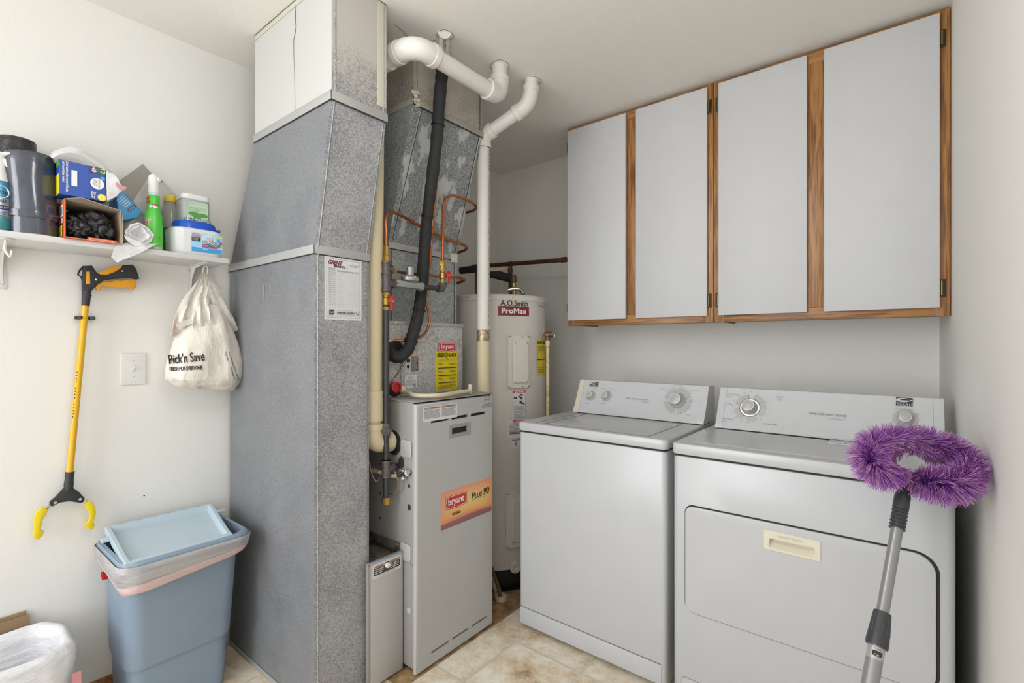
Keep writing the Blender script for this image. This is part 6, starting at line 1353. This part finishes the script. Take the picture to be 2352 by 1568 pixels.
# ------------------------------------------------------------------ blue waste bin
bx0, bx1, by0, by1, bz = -2.228, -1.868, .425, .818, .585
cx_, cy_ = (bx0 + bx1) / 2, (by0 + by1) / 2
t = thing('waste_bin', 'tall slim blue grey plastic waste bin against the left wall beside the duct', 'waste bin', (cx_ - .02, cy_, 0))
m_bin = mat('blue_grey_plastic', (134, 152, 172), .42); m_lid = mat('pale_blue_plastic', (184, 202, 213), .4)
def R4(x0, x1, y0, y1, r, z, n=8): return [Vector((x, y, z)) for x, y in rrect(x1 - x0, y1 - y0, r, n, x0, y0)]
b = MB(); b.loft([R4(-2.205, -1.985, .475, .762, .035, 0), R4(-2.208, -1.978, .470, .766, .04, .006), R4(-2.212, -1.966, .464, .774, .045, .192), R4(-2.216, -1.956, .458, .780, .05, .196), R4(-2.217, -1.954, .457, .782, .05, .204), R4(-2.222, -1.925, .448, .796, .05, .545), R4(-2.222, -1.918, .446, .798, .05, .556),
          R4(-2.222, -1.918, .446, .798, .05, .552), R4(-2.21, -1.94, .46, .785, .045, .50), R4(-2.2, -1.99, .48, .757, .03, .02)], m_bin, True, True, True); b.build('bin_body', t, sharp=40)
b = MB(); ro = 0.055
b.loft([R4(-2.228, -1.890, .432, .806, ro, .536), R4(-2.232, -1.876, .426, .812, ro, .550), R4(-2.232, -1.872, .424, .814, ro, .574), R4(-2.228, -1.877, .428, .809, ro, .582), R4(-2.218, -1.892, .440, .798, ro, .582), R4(-2.214, -1.896, .444, .794, ro, .562), R4(-2.214, -1.896, .444, .794, ro, .540)], m_bin, True); b.build('rim', t, sharp=50)
# swing lid: shallow tray, back edge raised, hinge pins at both ends
b = MB(); lz = .586
Lq = [(-1.884, .436), (-1.884, .748), (-2.205, .795), (-2.205, .452)]
def lring(s, dz, tilt=.034):
    cx0 = sum(p[0] for p in Lq) / 4; cy0 = sum(p[1] for p in Lq) / 4; out = []
    for i in range(4):
        a, c = Vector(Lq[i]), Vector(Lq[(i + 1) % 4])
        for k in range(6):
            q = a.lerp(c, k / 6) - Vector((cx0, cy0)); q = Vector((q.x * (1 - s * 2 / .32), q.y * (1 - s * 2 / .34))) + Vector((cx0, cy0)); back = max(0, min(1, (-1.93 - q.x) / .27)); out.append(Vector((q.x, q.y, lz + dz + tilt * back)))
    return out
b.loft([lring(0, -.018), lring(0, 0), lring(.003, .002), lring(.014, .002), lring(.018, -.004), lring(.024, -.020), lring(.03, -.022)], m_lid, True, True, True); b.build('swing_lid', t, sharp=30)
b = MB(); b.box(-2.13, -2.112, .424, .462, .596, .610, m_lid, .002); b.build('hinge_pin', t); b = MB(); b.box(-2.13, -2.112, .775, .812, .596, .610, m_lid, .002); b.build('hinge_pin', t)
b = MB(); f = Flat(b, frame((-2.196, .480, lz + .0372), (0, 1, 0), (-1, 0, 0)))
for k in range(6): y_ = .02 + k * .048; f.disc(y_, -.006, .0035, M_GAPL, ry=.0022, n=10); f.rect(y_ - .012, -.011, .010, .0012, m_bin); f.rect(y_ + .004, -.010, .008, .001, m_bin)
b.build('moulded_marks', t)
# liner folded out over the rim
m_liner = mat('thin_white_liner', (190, 188, 190), .3, fn=f_crinkle(24, .8, .8, (1, .15, 2.4), .008), Alpha=.8); m_pink = mat('pink_drawstring_hem', (214, 186, 186), .38, fn=f_crinkle(30, .7, .92, (1, .25, 1.8)))
t2 = thing('bin_liner', 'thin white bin bag with a pink drawstring hem folded over the blue bin rim', 'bin bag', (cx_, cy_, .50))
def skirt(z_list, m, seed, name, dz_fn):
    rows = []
    for (z, e) in z_list:
        base = R4(-2.236 - e * .2, -1.868 + e, .420 - e, .818 + e, .058, z, 14); row = []
        for k, p in enumerate(base + [base[0]]):
            w = noise.noise(Vector((p.x * 22 + seed, p.y * 22, z * 30))) * .004; d = (Vector((p.x, p.y, 0)) - Vector((cx_, cy_, 0))).normalized(); row.append(Vector((max(XL + .002, p.x + d.x * w), p.y + d.y * w, z + dz_fn(p, z) + w * .6)))
        rows.append(row)
    b = MB(); sheet(b, rows, m, .001); return b.build(name, t2, sharp=70)
fz = lambda p, z: -.040 * max(0, (.572 - z) / .06) * (1.15 - (p.y - .42) / .4 * 1.0 + .25 * sin(p.y * 23)) * (1 if p.x > -2.1 else .3)
skirt([(.572, -.001), (.568, .003), (.560, .003), (.548, .001), (.532, -.005)], m_liner, 1, 'liner_film', fz)
skirt([(.536, -.005), (.530, -.006), (.522, -.009), (.514, -.014), (.510, -.018)], m_pink, 4, 'drawstring_hem', fz)
b = MB(); p = at(240, 1318, x=-2.14); sheet(b, rumple([[p + Vector((.004 * i, .006 * j - .01, -.006 * i + .01)) for j in range(4)] for i in range(5)], .002, 60), M_RED); b.build('red_drawstring', t2)

# ------------------------------------------------------------------ second bin with white bag, cardboard behind it
t = thing('lined_waste_bin', 'low waste bin covered by a crinkled white bag in the bottom left corner', 'waste bin', (-2.08, .12, 0))
b = MB(); b.loft([R4(-2.185, -1.985, -.08, .295, .06, 0), R4(-2.195, -1.965, -.10, .325, .075, .335), R4(-2.1935, -1.9665, -.0985, .3235, .075, .335), R4(-2.183, -1.987, -.078, .293, .06, .004)], mat('bin_grey', (120, 120, 122), .5), True, True, True); b.build('bin_body', t)
m_lin2 = mat('crinkled_white_bag', (222, 222, 226), .4, fn=f_crinkle(13, .8, .86, (.8, .5, 1.7), .016))
t3 = thing('white_bin_bag', 'crinkled white bag lining the low bin, its edge folded outward', 'bin bag', (-2.08, .12, .2))
prof = [(-.11, .052), (-.06, .05), (-.030, .14), (-.018, .24), (-.012, .32), (-.006, .348), (.002, .356), (.010, .352), (.017, .335), (.018, .30), (.016, .26), (.022, .225), (.018, .17), (.010, .12)]
rows = []
for k, (e, z) in enumerate(prof):
    base = R4(-2.195 - e, -1.965 + e, -.10 - e, .325 + e, max(.003, .08 + min(e, 0) * .72), z, 16); row = []
    for p in base + [base[0]]:
        d = Vector((p.x + 2.08, (p.y - .11) * .6, 0)).normalized(); g = noise.noise(Vector((p.x * 9, p.y * 9, z * 14))) * .013 + noise.noise(Vector((p.x * 30, p.y * 22, z * 30))) * .008 + noise.noise(Vector((p.x * 80, p.y * 60, z * 90))) * .003
        row.append(Vector((max(XL + .003, p.x + d.x * g), p.y + d.y * g, p.z + g * .8)))
    rows.append(row)
b = MB(); sheet(b, rows[::-1], m_lin2, .001); b.build('bag_film', t3, sharp=80)
b = MB(); sheet(b, rumple([[at(166 + 7 * j, 1548 + 12 * i - 3 * j, x=-1.945) for j in range(4)] for i in range(5)], .002, 60), mat('pink_tie_strip', ())); b.build('tie_strip', t3)
m_cb = mat('brown_corrugated_board', (150, 126, 98), .85)
for (y1, z1, x0, lb_) in ((.264, .386, XL + .016, 'front sheet of brown cardboard standing behind the white lined bin'), (.258, .397, XL + .006, 'rear sheet of brown cardboard leaning flat on the wall behind the white lined bin')):
    b = MB(); b.box(x0, x0 + .004, -.3, y1, 0.0, z1, m_cb, .0005, 1)
    if x0 > XL + .01: f = Flat(b, frame((x0 + .0042, -.3, 0), (0, 1, 0), (0, 0, 1))); f.text('CORN STABLES', .47, .345, .075, .007, mat('board_ink', (84, 64, 46), .8), bold=.0003)
    tag(b.build('cardboard_sheet'), lb_, 'cardboard', 'cardboard sheets by the left wall')

# ------------------------------------------------------------------ cobweb duster leaning on the dryer
t = thing('cobweb_duster', 'purple bristle duster on a grey telescopic pole leaning against the dryer', 'duster', (-.137, .914, 0))
top = at_depth(2078, 1112, 1.215); foot = Vector((-.137, .914, 0.0)); ax = (top - foot).normalized(); Lp = (top - foot).length
def pp_(v):   # distance up the pole at picture row v
    lo, hi = 0, Lp
    for _ in range(40):
        m_ = (lo + hi) / 2; q = foot + ax * m_; dep = -_s * q.x + _c * q.y; vv = Y0 - (q.z - CAMH) * FPX / dep
        if vv > v: lo = m_
        else: hi = m_
    return foot + ax * lo
m_pole = mat('grey_painted_pole', (152, 152, 154), .32, .5); m_dg = mat('dark_grip_plastic', (56, 58, 62), .4)
b = MB(); b.cyl(foot + ax * .02, pp_(1470), .0158, m_pole, n=24); b.cyl(pp_(1470), pp_(1190), .0122, m_pole, n=24); b.cyl(foot, foot + ax * .03, .018, M_RUBBER, n=20); b.build('pole', t)
b = MB(); a, c = pp_(1484), pp_(1406); b.tube([a, a.lerp(c, .1), a.lerp(c, .6), c, c], [.0205, .0215, .0188, .0165, .013], m_dg, 24)
nx = ax.cross(Vector((0, 0, 1))).normalized(); ny = ax.cross(nx)
for k in range(12):
    q = 2 * pi * k / 12; e = nx * cos(q) + ny * sin(q); b.tube([a.lerp(c, .35) + e * .0195, a.lerp(c, .95) + e * .0163], [.0014, .0008], m_dg, 6)
b.build('lock_sleeve', t)
b = MB(); a, c = pp_(1214), pp_(1168); P_ = []; r_ = []
for k in range(25): P_.append(a.lerp(c, k / 24)); r_.append(.0150 + (.0016 if k % 4 < 2 else -.0006))
b.tube(P_, r_, m_dg, 24); b.build('threaded_collar', t)
b = MB(); a, c = pp_(1170), pp_(1112); b.tube([a, a.lerp(c, .05), a.lerp(c, .5), a.lerp(c, .75), c], [.0155, .0165, .0165, .0125, .0085], m_dg, 24)
hc = at_depth(2066, 1095, 1.205); b.tube([c, hc], .008, m_dg, 14); sd = (at_depth(2052, 1100, 1.195) - at_depth(2090, 1086, 1.215)); b.tube([at_depth(2052, 1101, 1.19), at_depth(2068, 1095, 1.20), at_depth(2090, 1087, 1.215)], [.0085, .0085, .006], m_dg, 14); b.build('head_socket', t)
# wire loop of the brush
lp = [at_depth(u, v, d_) for u, v, d_ in ((2072, 1093, 1.205), (2050, 1083, 1.19), (2016, 1074, 1.165), (1999, 1050, 1.17), (2012, 1022, 1.20), (2060, 1012, 1.235), (2115, 1015, 1.25), (2170, 1030, 1.25), (2214, 1056, 1.23), (2222, 1088, 1.19), (2190, 1112, 1.165), (2140, 1108, 1.175), (2096, 1096, 1.20))]
LP = smooth_path(lp, 10); b = MB(); b.tube(LP, .0022, mat('twisted_wire', (120, 90, 150), .4, .5), 6); b.build('wire_loop', t)
b = MB(); rr = random.Random(11); mp_ = [mat('purple_bristle_root', (112, 48, 158), .5), mat('purple_bristle', (140, 66, 176), .5), mat('violet_bristle', (124, 54, 168), .5)]; mt_ = [mat('mauve_tip', (188, 132, 184), .5), mat('purple_tip', (158, 88, 180), .5), mat('pink_tip', (206, 156, 192), .5)]
n_ = len(LP); HC = at_depth(2090, 1060, 1.205); HN = (Vector((-.15, -1, .25))).normalized()
for k in range(19000):
    s = rr.random() * (n_ - 1.001); i = int(s); p = LP[i].lerp(LP[i + 1], s - i); tg = (LP[i + 1] - LP[i]).normalized(); e1 = tg.cross(Vector((0, 0, 1))).normalized(); e2 = tg.cross(e1)
    a = rr.uniform(0, 2 * pi); Lb = .047 * rr.uniform(.72, 1.12)
    cl = noise.noise(Vector((s * .35, a * 1.3, 0))) ; dr = (e1 * cos(a) + e2 * sin(a) + tg * (cl * .9 + rr.uniform(-.12, .12))).normalized()
    if (p - hc).length < .045: Lb *= .38 + .5 * (p - hc).length / .045
    end = p + dr * Lb + Vector((0, 0, -.004)); rd = (end - HC) - HN * (end - HC).dot(HN)
    if rd.length < .019 and rd.length < ((p - HC) - HN * (p - HC).dot(HN)).length: end = p + dr * Lb * .42
    xm = xr(end.y) - .003
    if end.x > xm: end.x = xm
    if end.z < .9215 and end.y > dy0 - .004 and end.x < dx1: end.z = .9215 + rr.random() * .006
    elif end.y > dy0 - .004 and end.z < .93 and end.x < dx1 + .01: end.y = dy0 - .005
    mid = p.lerp(end, .5) + Vector((rr.uniform(-.002, .002), rr.uniform(-.002, .002), .003)); sd = dr.cross(Vector((rr.uniform(-1, 1), rr.uniform(-1, 1), rr.uniform(-1, 1)))).normalized() * .00055
    o_i = len(b.v); b.v += [p - sd, p + sd, mid + sd, mid - sd, end + sd * .7, end - sd * .7]
    m0 = b.mi(mp_[k % 3]); q_ = b.mi(mt_[(k // 3) % 3] if rr.random() < .75 else mp_[k % 3]); b.f += [[o_i, o_i + 1, o_i + 2, o_i + 3], [o_i + 3, o_i + 2, o_i + 4, o_i + 5]]; b.m += [m0, q_]
o = b.build('bristles', t, smooth=False); o['kind'] = 'stuff'
b = MB(); a, c = pp_(1514), pp_(1487); b.tube([a, c], .0161, mat('silver_sticker', (186, 184, 180), .3, .5), 24, cap=False); q = ax.cross(_d := (CAMP - a).normalized()).normalized(); fc = (_d - ax * _d.dot(ax)).normalized(); f = Flat(b, frame(a + fc * .0163, ax.cross(fc), ax)); hh = (c - a).length
f.poly(rrect(.018, hh * .42, .003, 4, -.006, hh * .25), M_BLACK); f.text('To lock', -.004, hh * .78, .013, hh * .12, M_BLACK); f.text('Turn', -.002, hh * .32, .01, hh * .1, M_WHITEP); b.build('lock_sticker', t)
